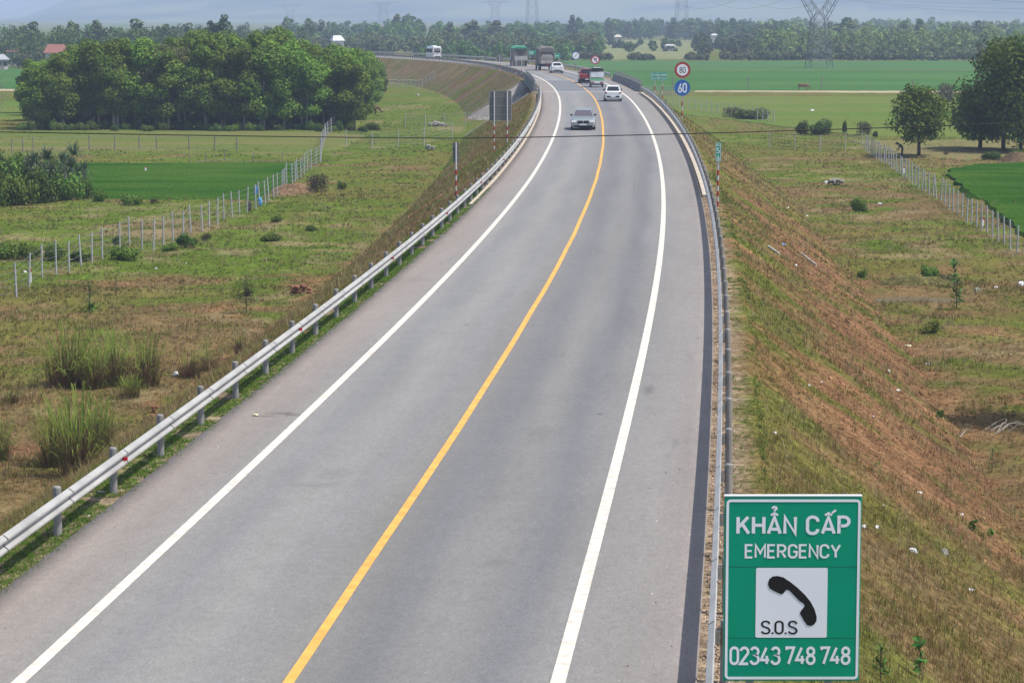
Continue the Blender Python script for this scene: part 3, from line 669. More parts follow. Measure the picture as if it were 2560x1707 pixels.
# tall cane grass clumps
def cane(seed, dry):
    rng = np.random.default_rng(seed); V = []; C = []
    for i in range(300):
        a = rng.uniform(0, 6.28); r = .55*math.sqrt(rng.uniform(0, 1)); L = rng.uniform(.9, 2.6)*(1-.3*r); out = rng.uniform(.1, 1.15)*(r+.35)
        dead = rng.uniform() < dry
        if dead: L *= .55
        p0 = np.array((r*math.cos(a), r*math.sin(a), -.1)); dirr = np.array((math.cos(a+rng.normal(0, .5)), math.sin(a+rng.normal(0, .5)), 0))
        w = np.array((-dirr[1], dirr[0], 0))*rng.uniform(.008, .015)
        z1, z2 = L*.55, L*rng.uniform(.75, .95)
        p1 = p0 + dirr*out*.35 + np.array((0, 0, z1)); p2 = p1 + dirr*out*.6 + np.array((0, 0, z2-z1)); p3 = p2 + dirr*out*.5 + np.array((0, 0, -.12*L*out))
        V += [p0-w, p0+w, p1+w, p1-w, p1-w, p1+w, p2+w*.8, p2-w*.8, p2-w*.8, p2+w*.8, p3+w*.1, p3-w*.1]
        low = np.array((.17,.105,.06)) if rng.uniform() < .7 else np.array((.14,.17,.04))
        c = np.array((.17,.105,.06)) if dead else np.array((.25,.33,.065))*rng.uniform(.7, 1.35)
        C += [low]*4 + [(c if not dead else c*.9)]*8
    V = np.array(V); root = empty('cane_grass_clump', (0, 0, 0), 0, 'tall grass', 'grass clump')
    link('blades', mesh_np('blades', V, np.arange(len(V)).reshape(-1, 4), M['blade'], np.array(C)), None, root); return root
canes = [cane(1, .25), cane(2, .45), cane(3, .8)]
CG = 'tall cane grass clumps left of the guardrail'
for i, (px, py, top, w, k, lb) in enumerate(((169,965,800,150,0,'tall bright green cane grass clump, leftmost of the back row'),(232,972,835,90,1,'narrow cane grass clump between two taller clumps'),(285,962,812,110,1,'tall cane grass clump in the middle of the back row'),
        (365,968,815,120,1,'tall cane grass clump with brown stems, right of the middle'),(474,945,858,80,2,'brown dried cane grass clump nearest the guardrail'),(522,925,850,90,2,'brown dried cane grass clump farthest up the row'),(600,880,820,50,2,'small dried grass clump beyond the brown canes'),
        (140,1165,985,130,1,'large cane grass clump in front, with brown stems'),(195,1180,950,160,0,'largest green cane grass clump, in front of the others'),(250,1130,975,110,1,'cane grass clump at the right of the front group'),
        (327,995,930,70,0,'short bright green grass clump between the rows'),(0,1150,1030,90,1,'cane grass clump cut by the left frame edge'),(620,740,685,40,0,'thin green grass clump up the slope'),(25,1010,960,60,2,'low dry grass clump at the left edge'))):
    p = on_land(px, py); kk_ = p.y/F_PX; h = (py-top)*kk_/2.1; wd = w*kk_/1.5
    put(canes[k], p, i*1.7, (wd*.8, wd*.8, h*1.08), lb)
# saplings
def sapling(seed, h, n, lsize, base, spread):
    rng = np.random.default_rng(seed); root = empty('sapling', (0, 0, 0), 0, 'young plant', 'sapling')
    b = MB(); b.tube([(0, 0, -.1), (.03, 0, h*.5), (0, .03, h)], [.018, .013, .005], 5)
    P = []; N = []
    for i in range(n):
        z = h*rng.uniform(.25, 1.05); a = rng.uniform(0, 6.28); r = spread*rng.uniform(.2, 1)*(1.1-z/h*.5)
        P.append((r*math.cos(a), r*math.sin(a), z)); N.append((math.cos(a)*.3, math.sin(a)*.3, .8))
        b.tube([(0, 0, z*.9), (r*math.cos(a), r*math.sin(a), z)], [.006, .004], 4)
    V, Fq = leaf_quads(np.array(P), np.array(N), lsize, rng, 2.6)
    c = np.array(base)[None]*rng.uniform(.7, 1.35, (n, 1))
    link('leaves', mesh_np('leaves', V, Fq, M['leaf'], np.repeat(c, 4, 0)), None, root); b.build('stem', M['bark_dark'], root); return root
sapA = sapling(1, 1.0, 34, .085, (.06,.15,.03), .22); sapB = sapling(2, 1.4, 60, .06, (.12,.19,.04), .5); sapC = sapling(3, .45, 30, .10, (.09,.21,.03), .25)
for i, (pr, px, py, h, lb) in enumerate(((sapA,2297,1700,110,'broad leaved seedling in the dry grass right of the emergency sign'),(sapA,2202,1708,100,'narrow leaved seedling close to the emergency sign'),(sapC,2432,1330,30,'small bright green rosette plant on the red earth'),
        (sapC,2476,1345,22,'tiny green plant right of the bright rosette'),(sapB,225,780,80,'feathery sapling left of the guardrail, with a thin dark stem'),(sapB,290,740,50,'feathery light green sapling behind the thin stemmed one'),
        (sapB,615,785,100,'spindly feathery sapling on the brown slope'),(sapC,230,783,24,'tiny bright green plant at the foot of the feathery sapling'),(sapB,2480,1180,60,'thin twiggy plant on the right flat'),(sapA,2385,720,70,'slim bluish sapling beside the pond'),(sapA,2392,775,80,'slim bluish sapling in front of the pond'),(sapC,2350,1050,24,'small bright weed beside the shadowed grass'))):
    p = on_land(px, py); hh = {sapA: 1.0, sapB: 1.4, sapC: .45}[pr]; put(pr, p, i*2.1, h*p.y/F_PX/hh, lb)

# far woods: read as one mass
def wood(name, regions, seed, label):
    rng = np.random.default_rng(seed); VV = []; FF = []; CC = []; k = 0
    for (x0, x1, D0, D1, n, h0, h1, base) in regions:
        for i in range(n):
            D = D0 + (D1-D0)*rng.uniform()**1.3; px = rng.uniform(x0, x1); x = (px-1280)/F_PX*D
            if any(abs(px-hx) < hw_ and D < hd for hx, hw_, hd in ((846,34,860),(1543,24,1050),(1782,20,1045),(1672,40,960))): continue
            vv = float(vn(np.array([px]), np.array([D]), 55, seed)); H = rng.uniform(h0, h1)*(.62 + .5*vv); Rr = rng.uniform(2.2, 4.2)*max(H, 4)/8
            if vv < .24 and h1 > 7 and D > 800 and rng.uniform() < .6: continue
            bl = crown_blobs(H, Rr, .8, 7, rng, .9)
            b_ = np.array(base)*rng.uniform(.75, 1.25)
            V, Fq, c = crown(bl, int(190), .58*D/800, rng, b_, .18)
            V = V + np.array((x, D, GZ)); VV.append(V); FF.append(Fq+k); CC.append(c); k += len(V)
    o = link(name, mesh_np(name, np.concatenate(VV), np.concatenate(FF), M['leaf'], np.concatenate(CC)))
    return tag(o, label, 'wood', kind='stuff')
WG, WO, WY = (.085,.165,.04), (.115,.145,.055), (.15,.215,.06)
wood('far_wood', [(-100,480,655,900,230,7,11,WG),(430,800,700,1100,120,7,10,WG),(-60,250,640,700,30,3,6,WO)], 1, 'hazy green wood behind the grove at the left')
wood('far_wood', [(760,1500,800,1000,240,5,8.5,WO),(1050,1420,690,830,60,4,7.5,WG),(700,1500,1000,1700,170,8,11,WG),(1330,1500,800,950,30,4,6,WG)], 2, 'hazy wood behind the far bend of the highway')
wood('far_wood', [(1480,1950,1380,1900,200,8,11.5,WG),(1390,2000,765,800,110,1.4,2.6,WO),(1740,1960,800,1200,90,5,8,WO),(1520,1720,880,1100,16,3,5,WG),(1790,1960,1050,1300,60,9,12,WG)], 3, 'hazy trees and hedge beyond the far rice field')
wood('far_wood', [(1930,2700,768,800,60,3,5.5,WO),(1900,2700,790,1400,430,7.5,10.5,WY),(1900,2700,1400,2000,120,9,12,WY),(1900,2700,764,774,150,1.8,3.6,WO)], 4, 'hazy plantation behind the far rice field at the right')
far_t = [make_tree('distant_tree', 13, 3.4, 1.2, 15, 700, .8, (.10,.145,.05), 300+i, .2) for i in range(3)]
FT = 'single trees rising above the far woods'
for i, (px, top, D, w, lb) in enumerate(((85,55,720,1,None),(190,52,730,.8,None),(246,46,720,.9,'conical dark tree above the wood, above the red roofed house'),(357,48,700,1.2,'broad dark tree above the far wood at the left, right of the conical one'),(415,60,720,1,None),(440,62,730,1,None),(470,58,740,1,None),
        (725,42,1100,1,None),(775,42,1100,1,None),(812,50,1120,1,None),(760,62,900,.9,None),(995,32,1150,.8,'tall airy tree in the row behind the white bus'),(1010,40,1150,.9,None),(1028,35,1160,1.1,'tall feathery tree in the row behind the white bus'),(1050,44,1150,1,None),(1130,55,950,1,None),(1178,50,950,1.4,'large dark tree behind the green topped truck'),(1240,48,1050,1.3,None),
        (1428,38,1200,1,'tall slim tree left of the middle pylon'),(1448,43,1200,.9,None),(1488,54,1250,.8,None),(1525,58,1250,1,None),(1720,45,1350,1.6,'big dark tree behind the second pylon'),(1680,50,1350,1.4,None),(1760,52,1350,1.4,None),(1830,45,1300,1.2,None),(1885,58,1280,1.2,None),
        (2110,44,1000,1.7,'large rounded tree above the plantation, right of the big pylon'),(2253,50,1050,1,'slim round tree above the plantation'),(2290,45,1060,1,None),(2300,65,950,1.1,None),(2380,65,1000,1,None),(2405,60,1000,1,None),(2435,52,1000,1.2,None),(2475,70,1000,1,None))):
    H = 8.7-GZ-(top-HOR)*D/F_PX; x = (px-1280)/F_PX*D
    put(far_t[i % 3], (x, D, GZ), i*1.1, (H/13*w, H/13*w, H/13), lb or 'hazy tree standing above the far woods', None if lb else FT)

# grass: short blades over the near land, verge weeds, slope stubble
def tufts(name, P, col, h, w, nb, rng, lean=.5):
    n = len(P); nt_ = n*nb
    base = np.repeat(P, nb, 0) + np.concatenate([rng.normal(0, .07, (nt_, 2)), np.zeros((nt_, 1))], 1)*np.repeat(h, nb)[:, None]*4
    base[:, 2] -= .03
    a = rng.uniform(0, 6.28, nt_); L = np.repeat(h, nb)*rng.uniform(.5, 1.3, nt_); ww = np.repeat(w, nb)*rng.uniform(.7, 1.3, nt_)
    out = L*rng.uniform(.1, lean*1.6, nt_)
    dx, dy = np.cos(a), np.sin(a); sx, sy = -dy*ww*.5, dx*ww*.5
    mid = base + np.stack([dx*out*.35, dy*out*.35, L*.6], 1); tip = base + np.stack([dx*out, dy*out, L*.95], 1)
    sv = np.stack([sx, sy, np.zeros(nt_)], 1)
    V = np.stack([base-sv, base+sv, mid+sv*.85, mid-sv*.85, tip], 1).reshape(-1, 3)
    k = np.arange(nt_)*5
    Fq = np.concatenate([np.stack([k, k+1, k+2], 1), np.stack([k, k+2, k+3], 1), np.stack([k+3, k+2, k+4], 1)])
    c = np.repeat(col, nb, 0)*rng.uniform(.8, 1.65, (nt_, 1))
    o = link(name, mesh_np(name, V, Fq, M['blade'], np.repeat(c, 5, 0)))
    return o
def grass_field(n, D0, D1, seed, hmul=1.0):
    rng = np.random.default_rng(seed)
    D = np.exp(rng.uniform(math.log(D0), math.log(D1), n)); x = rng.uniform(-.235, .235, n)*D
    s, d, z = road_sd(x, D)
    keep = (np.abs(d) > 6.35) & ~((s > B0-2) & (s < B1+2) & (np.abs(d) < 16))
    # not on crops or water
    for (cx, cy, rx, ry) in ((pc.x, pc.y, 3.6, 2.4),): keep &= ((x-cx)/rx)**2 + ((D-cy)/ry)**2 > 1
    c = land_col(x, D)
    dirtness = (c[:, 0] > c[:, 1]*1.55)
    keep &= ~(dirtness & (rng.uniform(0, 1, n) < .86))
    keep &= rng.uniform(0, 1, n) < .35 + .65*sstep(.35, .55, fbm(x, D, 1.6, 77))
    x, D, c = x[keep], D[keep], c[keep]
    zt = terrain(x, D)
    grn = rng.uniform(0, 1, (len(x), 1)) < .22
    c = np.where(grn, np.array((.125,.155,.032)), c*np.array((1.08, 1.05, .9)))
    c = np.where(rng.uniform(0, 1, (len(x), 1)) < .10, np.array((.26,.205,.115)), c)
    h = (.05 + .13*fbm(x, D, 4, 88)**1.5*1.6)*rng.uniform(.6, 1.5, len(x))*hmul
    w = np.clip(.011*D/45, .011, .06)
    return np.stack([x, D, zt], 1), c, h, w, rng
P_, c_, h_, w_, r_ = grass_field(95000, 28, 130, 1); tag(tufts('grass', P_, c_, h_, w_, 6, r_), 'short dry and green grass on the embankment and the flats', 'grass', kind='stuff')
P_, c_, h_, w_, r_ = grass_field(75000, 125, 400, 2, .9); tag(tufts('grass', P_, c_, h_, w_, 5, r_), 'grass on the flats farther out', 'grass', kind='stuff')
def stalks(n, D0, D1, seed):
    rng = np.random.default_rng(seed); D = np.exp(rng.uniform(math.log(D0), math.log(D1), n)); x = rng.uniform(-.235, .235, n)*D
    s, d, z = road_sd(x, D); k = (np.abs(d) > 6.5) & (fbm(x, D, 3, 99) > .48) & (((x-18.3)/4)**2 + ((D-125)/2.8)**2 > 1) & ~((s > B0-2) & (np.abs(d) < 16)); x, D = x[k], D[k]; m = len(x)
    pal = np.array([(.30,.245,.14), (.20,.13,.07), (.24,.24,.09), (.16,.11,.06)])[rng.integers(0, 4, m)]
    return tag(tufts('dry_stalks', np.stack([x, D, terrain(x, D)], 1), pal, rng.uniform(.18, .42, m), np.clip(.007*D/45, .007, .03), 5, rng, .8), 'thin dry straw stalks standing in the grass', 'grass', kind='stuff')
stalks(26000, 30, 210, 9)
def verge(n, s0, s1, d0, d1, seed, base, hm, name, label, nb=7, thr=.42):
    rng = np.random.default_rng(seed); s = s0 + (s1-s0)*rng.uniform(0, 1, n)**1.4; d = d0 + (d1-d0)*rng.uniform(0, 1, n)
    x, y, z, a = axis(s); X = x+d*np.cos(a); Y = y-d*np.sin(a)
    keep = fbm(X, Y, 1.1, 55) > thr
    X, Y, z = X[keep], Y[keep], z[keep]
    c = np.tile(np.array(base), (len(X), 1))*rng.uniform(.75, 1.3, (len(X), 1)); D = np.maximum(Y, 30)
    return tag(tufts(name, np.stack([X, Y, z-.05], 1), c, np.full(len(X), hm), .018*D/45, nb, rng, .9), label, 'weeds', kind='stuff')
verge(17000, 2, 112, -6.35, -5.2, 5, (.11,.225,.028), .10, 'verge_weeds', 'bright green creeping weeds under the left guardrail', 7, .34)
verge(2600, 4, 130, 5.8, 6.5, 6, (.13,.17,.04), .10, 'verge_weeds', 'sparse weeds behind the right guardrail', 6, .5)
# loose chippings and clods
def pebbles(name, P, size, colr, rng, mt, label):
    n = len(P); tet = np.array([(1,0,-.4),(-.5,.87,-.4),(-.5,-.87,-.4),(0,0,.8)])
    V = (P[:, None, :] + tet[None]*size[:, None, None]*rng.uniform(.6, 1.3, (n, 4, 1))).reshape(-1, 3); k = np.arange(n)[:, None]*4
    Fq = np.concatenate([k+np.array([(0,1,3)]), k+np.array([(1,2,3)]), k+np.array([(2,0,3)]), k+np.array([(0,2,1)])])
    return tag(link(name, mesh_np(name, V, Fq, mt, np.repeat(colr, 4, 0))), label, 'stones', kind='stuff')
rng = np.random.default_rng(44); n = 60000
D = np.exp(rng.uniform(math.log(34), math.log(170), n)); x = rng.uniform(-.2, .22, n)*D; c = land_col(x, D); s, d, z = road_sd(x, D)
k = (c[:, 0] > c[:, 1]*1.5) & (np.abs(d) > 6.6); x, D, c = x[k], D[k], c[k]
pebbles('earth_clods', np.stack([x, D, terrain(x, D)+.01], 1), rng.uniform(.015, .05, len(x))*rng.choice([.7, 1, 1.9], len(x), p=[.5, .4, .1])*np.clip(D/60, .8, 2), c*rng.uniform(.55, 1.9, (len(x), 1)), rng, M['bank'], 'loose red clods and stones on the slopes')
n = 5200; s = rng.uniform(10, 120, n)**1.0; d = 5.4+.42*rng.uniform(0, 1, n)
x, y, z, a = axis(s); pebbles('verge_gravel', np.stack([x+d*np.cos(a), y-d*np.sin(a), z-.015], 1), rng.uniform(.012, .04, n), np.array((.34,.25,.18))*rng.uniform(.5, 1.5, (n, 1)), rng, M['bank'], 'gravel strip along the right edge of the road')
n = 420; s = rng.uniform(10, 120, n); d = np.where(rng.uniform(0, 1, n) < .7, 5.2-1.6*rng.uniform(0, 1, n)**2, -5.2+1.5*rng.uniform(0, 1, n)**2)
x, y, z, a = axis(s); pebbles('road_grit', np.stack([x+d*np.cos(a), y-d*np.sin(a), z+.008], 1), rng.uniform(.008, .022, n), np.array((.5,.47,.44))*rng.uniform(.2, 1.5, (n, 1)), rng, M['bank'], 'pale grit scattered on the road shoulders')

# ------------------------------------------------------------------ guardrails, kerbs, bridge
def beam_profile(d0, sgn):
    f = [(0,.757),(.078,.702),(.082,.672),(.012,.616),(.012,.584),(.082,.528),(.078,.498),(0,.443)]
    return [(d0 + sgn*a, z) for a, z in f] + [(d0 + sgn*(a-.012), z) for a, z in f[::-1]]
def guardrail(s0, s1, side, dpost, phase, gap, label, posts=True, reflect=None, maxp=100, wide=2.0):
    sgn = -side
    root = empty('guardrail', rp((s0+s1)/2, side*dpost), 0, label, 'guardrail', None)
    root.location = (0, 0, 0)
    b = MB(); prof = beam_profile(side*(dpost-.15), sgn)
    b.loft([[rp(s, d, z) for d, z in prof] for s in np.arange(s0, s1+.1, wide)])
    b.build('rail', M['galv'], root)
    ps = [p for p in np.arange(phase, s1, gap) if p >= s0+.2]
    bolts = MB(); far = MB()
    for i, p in enumerate(ps):
        tgt = MB() if i < maxp else far
        c = rp(p, side*dpost); a = heading(p)
        tgt.tube([c + Vector((0, 0, -.5)), c + Vector((0, 0, .80)), c + Vector((0, 0, .82))], [.07, .07, .06], 12)
        q0 = rp(p, side*(dpost-.07), .56); q1 = rp(p, side*(dpost-.14), .56)
        tgt.loft([[rp(p-.06, d, z) for d, z in ((side*(dpost-.075), .50), (side*(dpost-.075), .68), (side*(dpost-.138), .68), (side*(dpost-.138), .50))],
                  [rp(p+.06, d, z) for d, z in ((side*(dpost-.075), .50), (side*(dpost-.075), .68), (side*(dpost-.138), .68), (side*(dpost-.138), .50))]])
        if i < maxp: tgt.build('post', M['galv_post'], root, smooth=False)
        if p < 130:
            bolts = MB()
            pr = beam_profile(side*(dpost-.15), sgn)[:8]
            bolts.loft([[rp(p+.16, d_+sgn*.004, z_) for d_, z_ in pr], [rp(p+.205, d_+sgn*.004, z_) for d_, z_ in pr]], cap=False, closed=False)
            o_j = bolts.build('splice_joint', M['dark_steel'], root)
        if reflect and i % reflect[0] == reflect[1] and p < 200:
            r = MB(); dd = side*(dpost-.15)+sgn*.02
            r.loft([[rp(p+.02, dd, .57), rp(p+.02, dd+sgn*.09, .57), rp(p+.02, dd+sgn*.09, .64), rp(p+.02, dd, .64)],
                    [rp(p+.06, dd, .57), rp(p+.06, dd+sgn*.09, .57), rp(p+.06, dd+sgn*.09, .64), rp(p+.06, dd, .64)]])
            r.build('reflector', M['reflector'], root)
    if far.v:
        o = far.build('post', M['galv_post'], root); o['kind'] = 'stuff'
    return root
guardrail(-13.2, 262, -1, 5.56, -9.2, 4.0, 'galvanised guardrail along the left edge of the road, from the foreground to the bridge', reflect=(5, 4))
guardrail(-14, 262, 1, 5.72, -10.0, 4.0, 'galvanised guardrail along the right edge of the road, passing behind the emergency sign')
guardrail(329, 760, -1, 5.7, 331, 2.0, 'far guardrail on the left edge of the bend, beyond the bridge', wide=4)
guardrail(329, 760, 1, 5.8, 331, 4.0, 'far guardrail on the outer right edge of the bend, beyond the bridge', wide=4)
def kerb(s0, s1, d0, d1, h, seg, m_):
    b = MB(); s = s0
    while s < s1:
        e = s+seg-.025
        b.loft([[rp(q, d0, -.2), rp(q, d0, h), rp(q, d1, h), rp(q, d1, -.2)] for q in (s, e)]); s += seg
    tag(b.build('kerb', m_), kind='structure')
kerb(106, 262, 5.42, 5.62, .09, 1.0, M['kerb']); kerb(100, 262, -5.46, -5.33, .05, 1.0, M['kerb'])
def bridge():
    root = empty('bridge', (0, 0, 0), 0, 'short concrete road bridge with solid parapets on the bend', 'bridge')
    ss = np.linspace(B0-3, B1+3, 24)
    b = MB(); b.loft([[rp(s, d, z) for d, z in ((-6.2, -.02), (6.2, -.02), (6.2, -.35), (5.4, -.5), (5.4, -1.35), (-5.4, -1.35), (-5.4, -.5), (-6.2, -.35))] for s in ss])
    for v in range(len(b.v)): x, y, z = b.v[v]; b.v[v] = (x, y, z-.03)
    b.build('deck', M['concrete_old'], root)
    for side in (-1, 1):
        s0, s1 = (B0+.5, B1+2) if side > 0 else (B0+2, B1+1)
        q = MB(); pr = [(5.45,0),(5.62,.18),(5.74,.80),(6.0,.80),(6.05,-.1),(5.45,-.1)]
        q.loft([[rp(s, side*d, z) for d, z in pr] for s in np.linspace(s0, s1, 26)]); q.build('parapet', M['concrete_old'], root)
        r = MB()
        for zz in (.98, 1.2): r.tube([rp(s, side*5.87, zz) for s in np.linspace(s0, s1, 26)], .05, 8)
        for s in np.arange(s0+.5, s1, 2.0): r.tube([rp(s, side*5.87, .75), rp(s, side*5.87, 1.22)], .045, 6)
        r.build('parapet_rail', M['galv_post'], root)
    for s, e in ((B0, 1), (B1, -1)):
        a = MB(); a.loft([[rp(s-e*1.0, d, -7) for d in (-5.6, 5.6)] + [rp(s-e*1.0, d, -.4) for d in (5.6, -5.6)],
                          [rp(s+e*1.2, d, -7) for d in (-5.6, 5.6)] + [rp(s+e*1.2, d, -.4) for d in (5.6, -5.6)]])
        a.build('abutment', M['concrete_old'], root)
    for s in (B0+16, B0+39):
        for d in (-3.6, 3.6):
            p = MB(); p.tube([rp(s, d, -7), rp(s, d, -1.3)], .55, 14); p.build('pier', M['concrete'], root, smooth=True)
bridge()
# toe beams round the stone pitching, drains down the far slope
def slope_strip(name, pts, w, m_, label=None, cat=None, group=None):
    b = MB(); rings = []
    for i, (s, d) in enumerate(pts):
        x, y, z, a = axis(s); zz = float(bank_z(np.array([s]), np.array([d]), z)[0])
        c = Vector((float(x+d*np.cos(a)), float(y-d*np.sin(a)), zz))
        rings.append([c+Vector((0, -w, -.3)), c+Vector((0, -w, .12)), c+Vector((0, w, .12)), c+Vector((0, w, -.3))])
    b.loft(rings); return tag(b.build(name, m_), label, cat, group)
for (s, lb) in ((B0-.5, 'concrete edging down the near end of the bridge embankment'), (B1+1.0, 'pale stone edging down the far bank beside the bridge')):
    slope_strip('slope_edging', [(s, -6.6), (s, -8), (s, -10), (s, -12), (s, -13.6)], .32, M['concrete'], lb, 'edging')
for i, s in enumerate((338, 352, 368, 388, 412, 440)):
    slope_strip('slope_drain', [(s, -6.6), (s, -8), (s, -10), (s, -12), (s, -13.5)], .14, M['concrete_old'], 'narrow concrete drain running down the far left embankment', 'drain', 'drains down the far embankment')

# ------------------------------------------------------------------ signs
def text_mesh(txt, x0, x1, z0, z1, y, m_, parent, name='lettering', bold=.012, depth=.004):
    cu = bpy.data.curves.new('txt', 'FONT'); cu.body = txt; cu.size = 1.0; cu.offset = bold; cu.extrude = 0.0; cu.resolution_u = 4
    o = bpy.data.objects.new('txt', cu); COL.objects.link(o)
    dg = bpy.context.evaluated_depsgraph_get(); me = bpy.data.meshes.new_from_object(o.evaluated_get(dg))
    bpy.data.objects.remove(o); bpy.data.curves.remove(cu)
    V = np.zeros(len(me.vertices)*3, np.float32); me.vertices.foreach_get('co', V); V = V.reshape(-1, 3)
    mn, mx = V.min(0), V.max(0)
    W = np.stack([x0 + (V[:, 0]-mn[0])/(mx[0]-mn[0])*(x1-x0), np.full(len(V), y), z0 + (V[:, 1]-mn[1])/(mx[1]-mn[1])*(z1-z0)], 1)
    me.vertices.foreach_set('co', W.astype(np.float32).ravel()); me.materials.clear(); me.name = name
    me.polygons.foreach_set('use_smooth', [False]*len(me.polygons)); bm = bmesh.new(); bm.from_mesh(me)
    ex = bmesh.ops.extrude_face_region(bm, geom=list(bm.faces)); 
    for v in [g for g in ex['geom'] if isinstance(g, bmesh.types.BMVert)]: v.co.y -= depth
    bmesh.ops.recalc_face_normals(bm, faces=bm.faces); bm.to_mesh(me); bm.free()
    return link(name, me, m_, parent)
def _rr(w, r, a, n=6):
    out = []
    for (cx, cy, a0) in a: out += [(cx + r*math.cos(R(a0[0] + (a0[1]-a0[0])*i/n)), cy + r*math.sin(R(a0[0] + (a0[1]-a0[0])*i/n))) for i in range(n+1)]
    return out
def _O(w, r=.27): return [_rr(w, r, [(w-r, 1-r, (0, 90)), (r, 1-r, (90, 180)), (r, r, (180, 270)), (w-r, r, (270, 360))]) + [(w, 1-r)]]
_C = [(.58,.72)] + _rr(.58, .27, [(.31, .73, (0, 90)), (.27, .73, (90, 180)), (.27, .27, (180, 270)), (.31, .27, (270, 360))]) + [(.58,.28)]
_S = [(.55,.80)] + _rr(.5, .22, [(.31, .78, (10, 90)), (.24, .78, (90, 200))]) + [(.12,.58),(.44,.44)] + _rr(.5, .22, [(.33, .22, (20, -90)), (.24, .22, (-90, -170))])
_3 = _rr(.5, .24, [(.26, .76, (160, 90)), (.28, .76, (90, -70))]) + [(.30,.53)] + _rr(.5, .27, [(.27, .27, (70, -90)), (.26, .27, (-90, -165))])
_A = [[(0,0),(.33,1),(.66,0)], [(.14,.26),(.52,.26)]]
_CIR = [(.13,1.10),(.33,1.24),(.53,1.10)]
GLY = {'K': (.60, [[(0,0),(0,1)], [(.56,1),(.06,.40)], [(.22,.60),(.60,0)]]), 'H': (.58, [[(0,0),(0,1)], [(.58,0),(.58,1)], [(.05,.5),(.53,.5)]]),
 'N': (.58, [[(0,0),(0,1),(.58,0),(.58,1)]]), 'C': (.58, [_C]), 'P': (.56, [[(0,0),(0,1),(.18,1)] + _rr(.5, .27, [(.29, .73, (90, -90))]) + [(.05,.46)]]),
 'Ẩ': (.66, _A + [_CIR, [(.22,1.50),(.24,1.58),(.33,1.62),(.42,1.58),(.44,1.50),(.35,1.42),(.34,1.34)]]), 'Ấ': (.66, _A + [_CIR, [(.52,1.24),(.74,1.42)]]), 'A': (.66, _A),
 'E': (.50, [[(.50,1),(0,1),(0,0),(.50,0)], [(.05,.52),(.44,.52)]]), 'M': (.70, [[(0,0),(0,1),(.35,.35),(.70,1),(.70,0)]]),
 'R': (.58, [[(0,0),(0,1),(.18,1)] + _rr(.5, .26, [(.29, .74, (90, -90))]) + [(.05,.48)], [(.28,.44),(.56,0)]]),
 'G': (.58, [[(.58,.74)] + _rr(.58, .27, [(.31, .73, (0, 90)), (.27, .73, (90, 180)), (.27, .27, (180, 270)), (.31, .27, (270, 360))]) + [(.58,.46),(.33,.46)]]),
 'Y': (.62, [[(0,1),(.31,.45),(.62,1)], [(.31,.41),(.31,0)]]), '0': (.50, _O(.50, .245)), 'O': (.50, _O(.50, .245)), 'S': (.55, [_S]), '.': (.06, [[(.03,-.05),(.03,.09)]]),
 '2': (.54, [_rr(.5, .25, [(.26, .74, (165, 90)), (.28, .74, (90, -25))]) + [(0,0),(.54,0)]]), '3': (.54, [_3]), '4': (.56, [[(.36,1),(0,.24),(.56,.24)], [(.40,.50),(.40,0)]]),
 '7': (.50, [[(0,.86),(0,1),(.50,1),(.14,0)]]), '8': (.52, [_rr(.5, .23, [(.26, .77, (-90, 90)), (.26, .77, (90, 270))])[:-1] + [(.26,.54)], _rr(.5, .26, [(.26, .26, (90, 270)), (.26, .26, (-90, 90))])]),
 '6': (.52, [[(.40,1),(.06,.40)] + _rr(.5, .25, [(.26, .25, (155, 270)), (.26, .25, (270, 450)), (.26, .25, (90, 150))])]), '5': (.52, [[(.46,1),(.06,1),(.03,.56)] + _rr(.5, .28, [(.24, .29, (110, -90)), (.24, .29, (-90, -150))])]),
 'm': (.74, [[(0,0),(0,.66)], [(.0,.5),(.16,.64),(.32,.58),(.36,.45),(.36,0)], [(.38,.5),(.52,.64),(.68,.58),(.72,.45),(.72,0)]])}
def glyphs(txt, x0, x1, z0, z1, y, m_, parent, stroke=.15, gap=.24, space=.34, name='lettering'):
    tot = sum(GLY[c][0] + gap if c != ' ' else space for c in txt) - gap + stroke
    sx = (x1-x0)/tot; sz = (z1-z0)/(1+stroke); b = MB(); cx = stroke/2; li = 0
    for c in txt:
        if c == ' ': cx += space; continue
        w, strokes = GLY[c]
        for si, st in enumerate(strokes):
            sw = stroke*(.66 if (c in 'ẨẤ' and si > 1) else 1)
            P = [p for i, p in enumerate(st) if i == 0 or math.dist(p, st[i-1]) > .012]; L = []; Q = []
            closed = math.dist(P[0], P[-1]) < .02
            if closed: P = P[:-1]
            n = len(P)
            for i in range(n):
                a = P[(i-1) % n] if (closed or i > 0) else None; e = P[(i+1) % n] if (closed or i < n-1) else None
                d0 = (Vector((P[i][0]-a[0], P[i][1]-a[1], 0)).normalized() if a else None); d1 = (Vector((e[0]-P[i][0], e[1]-P[i][1], 0)).normalized() if e else None)
                d0 = d0 or d1; d1 = d1 or d0; t = (d0+d1); t = t.normalized() if t.length > .05 else d1
                nrm = Vector((-t.y, t.x, 0)); k = sw/2/max(.42, nrm.dot(Vector((-d0.y, d0.x, 0)))); pnt = Vector((P[i][0], P[i][1], 0))
                L.append(pnt + nrm*k); Q.append(pnt - nrm*k)
            f = lambda v: (x0 + (cx+v.x)*sx, y - .0004*li, z0 + (v.y + stroke/2)*sz)
            for i in range(n if closed else n-1): j = (i+1) % n; b.poly([f(L[i]), f(L[j]), f(Q[j]), f(Q[i])])
            li = (li+1) % 6
        cx += w + gap
    return b.build(name, m_, parent)
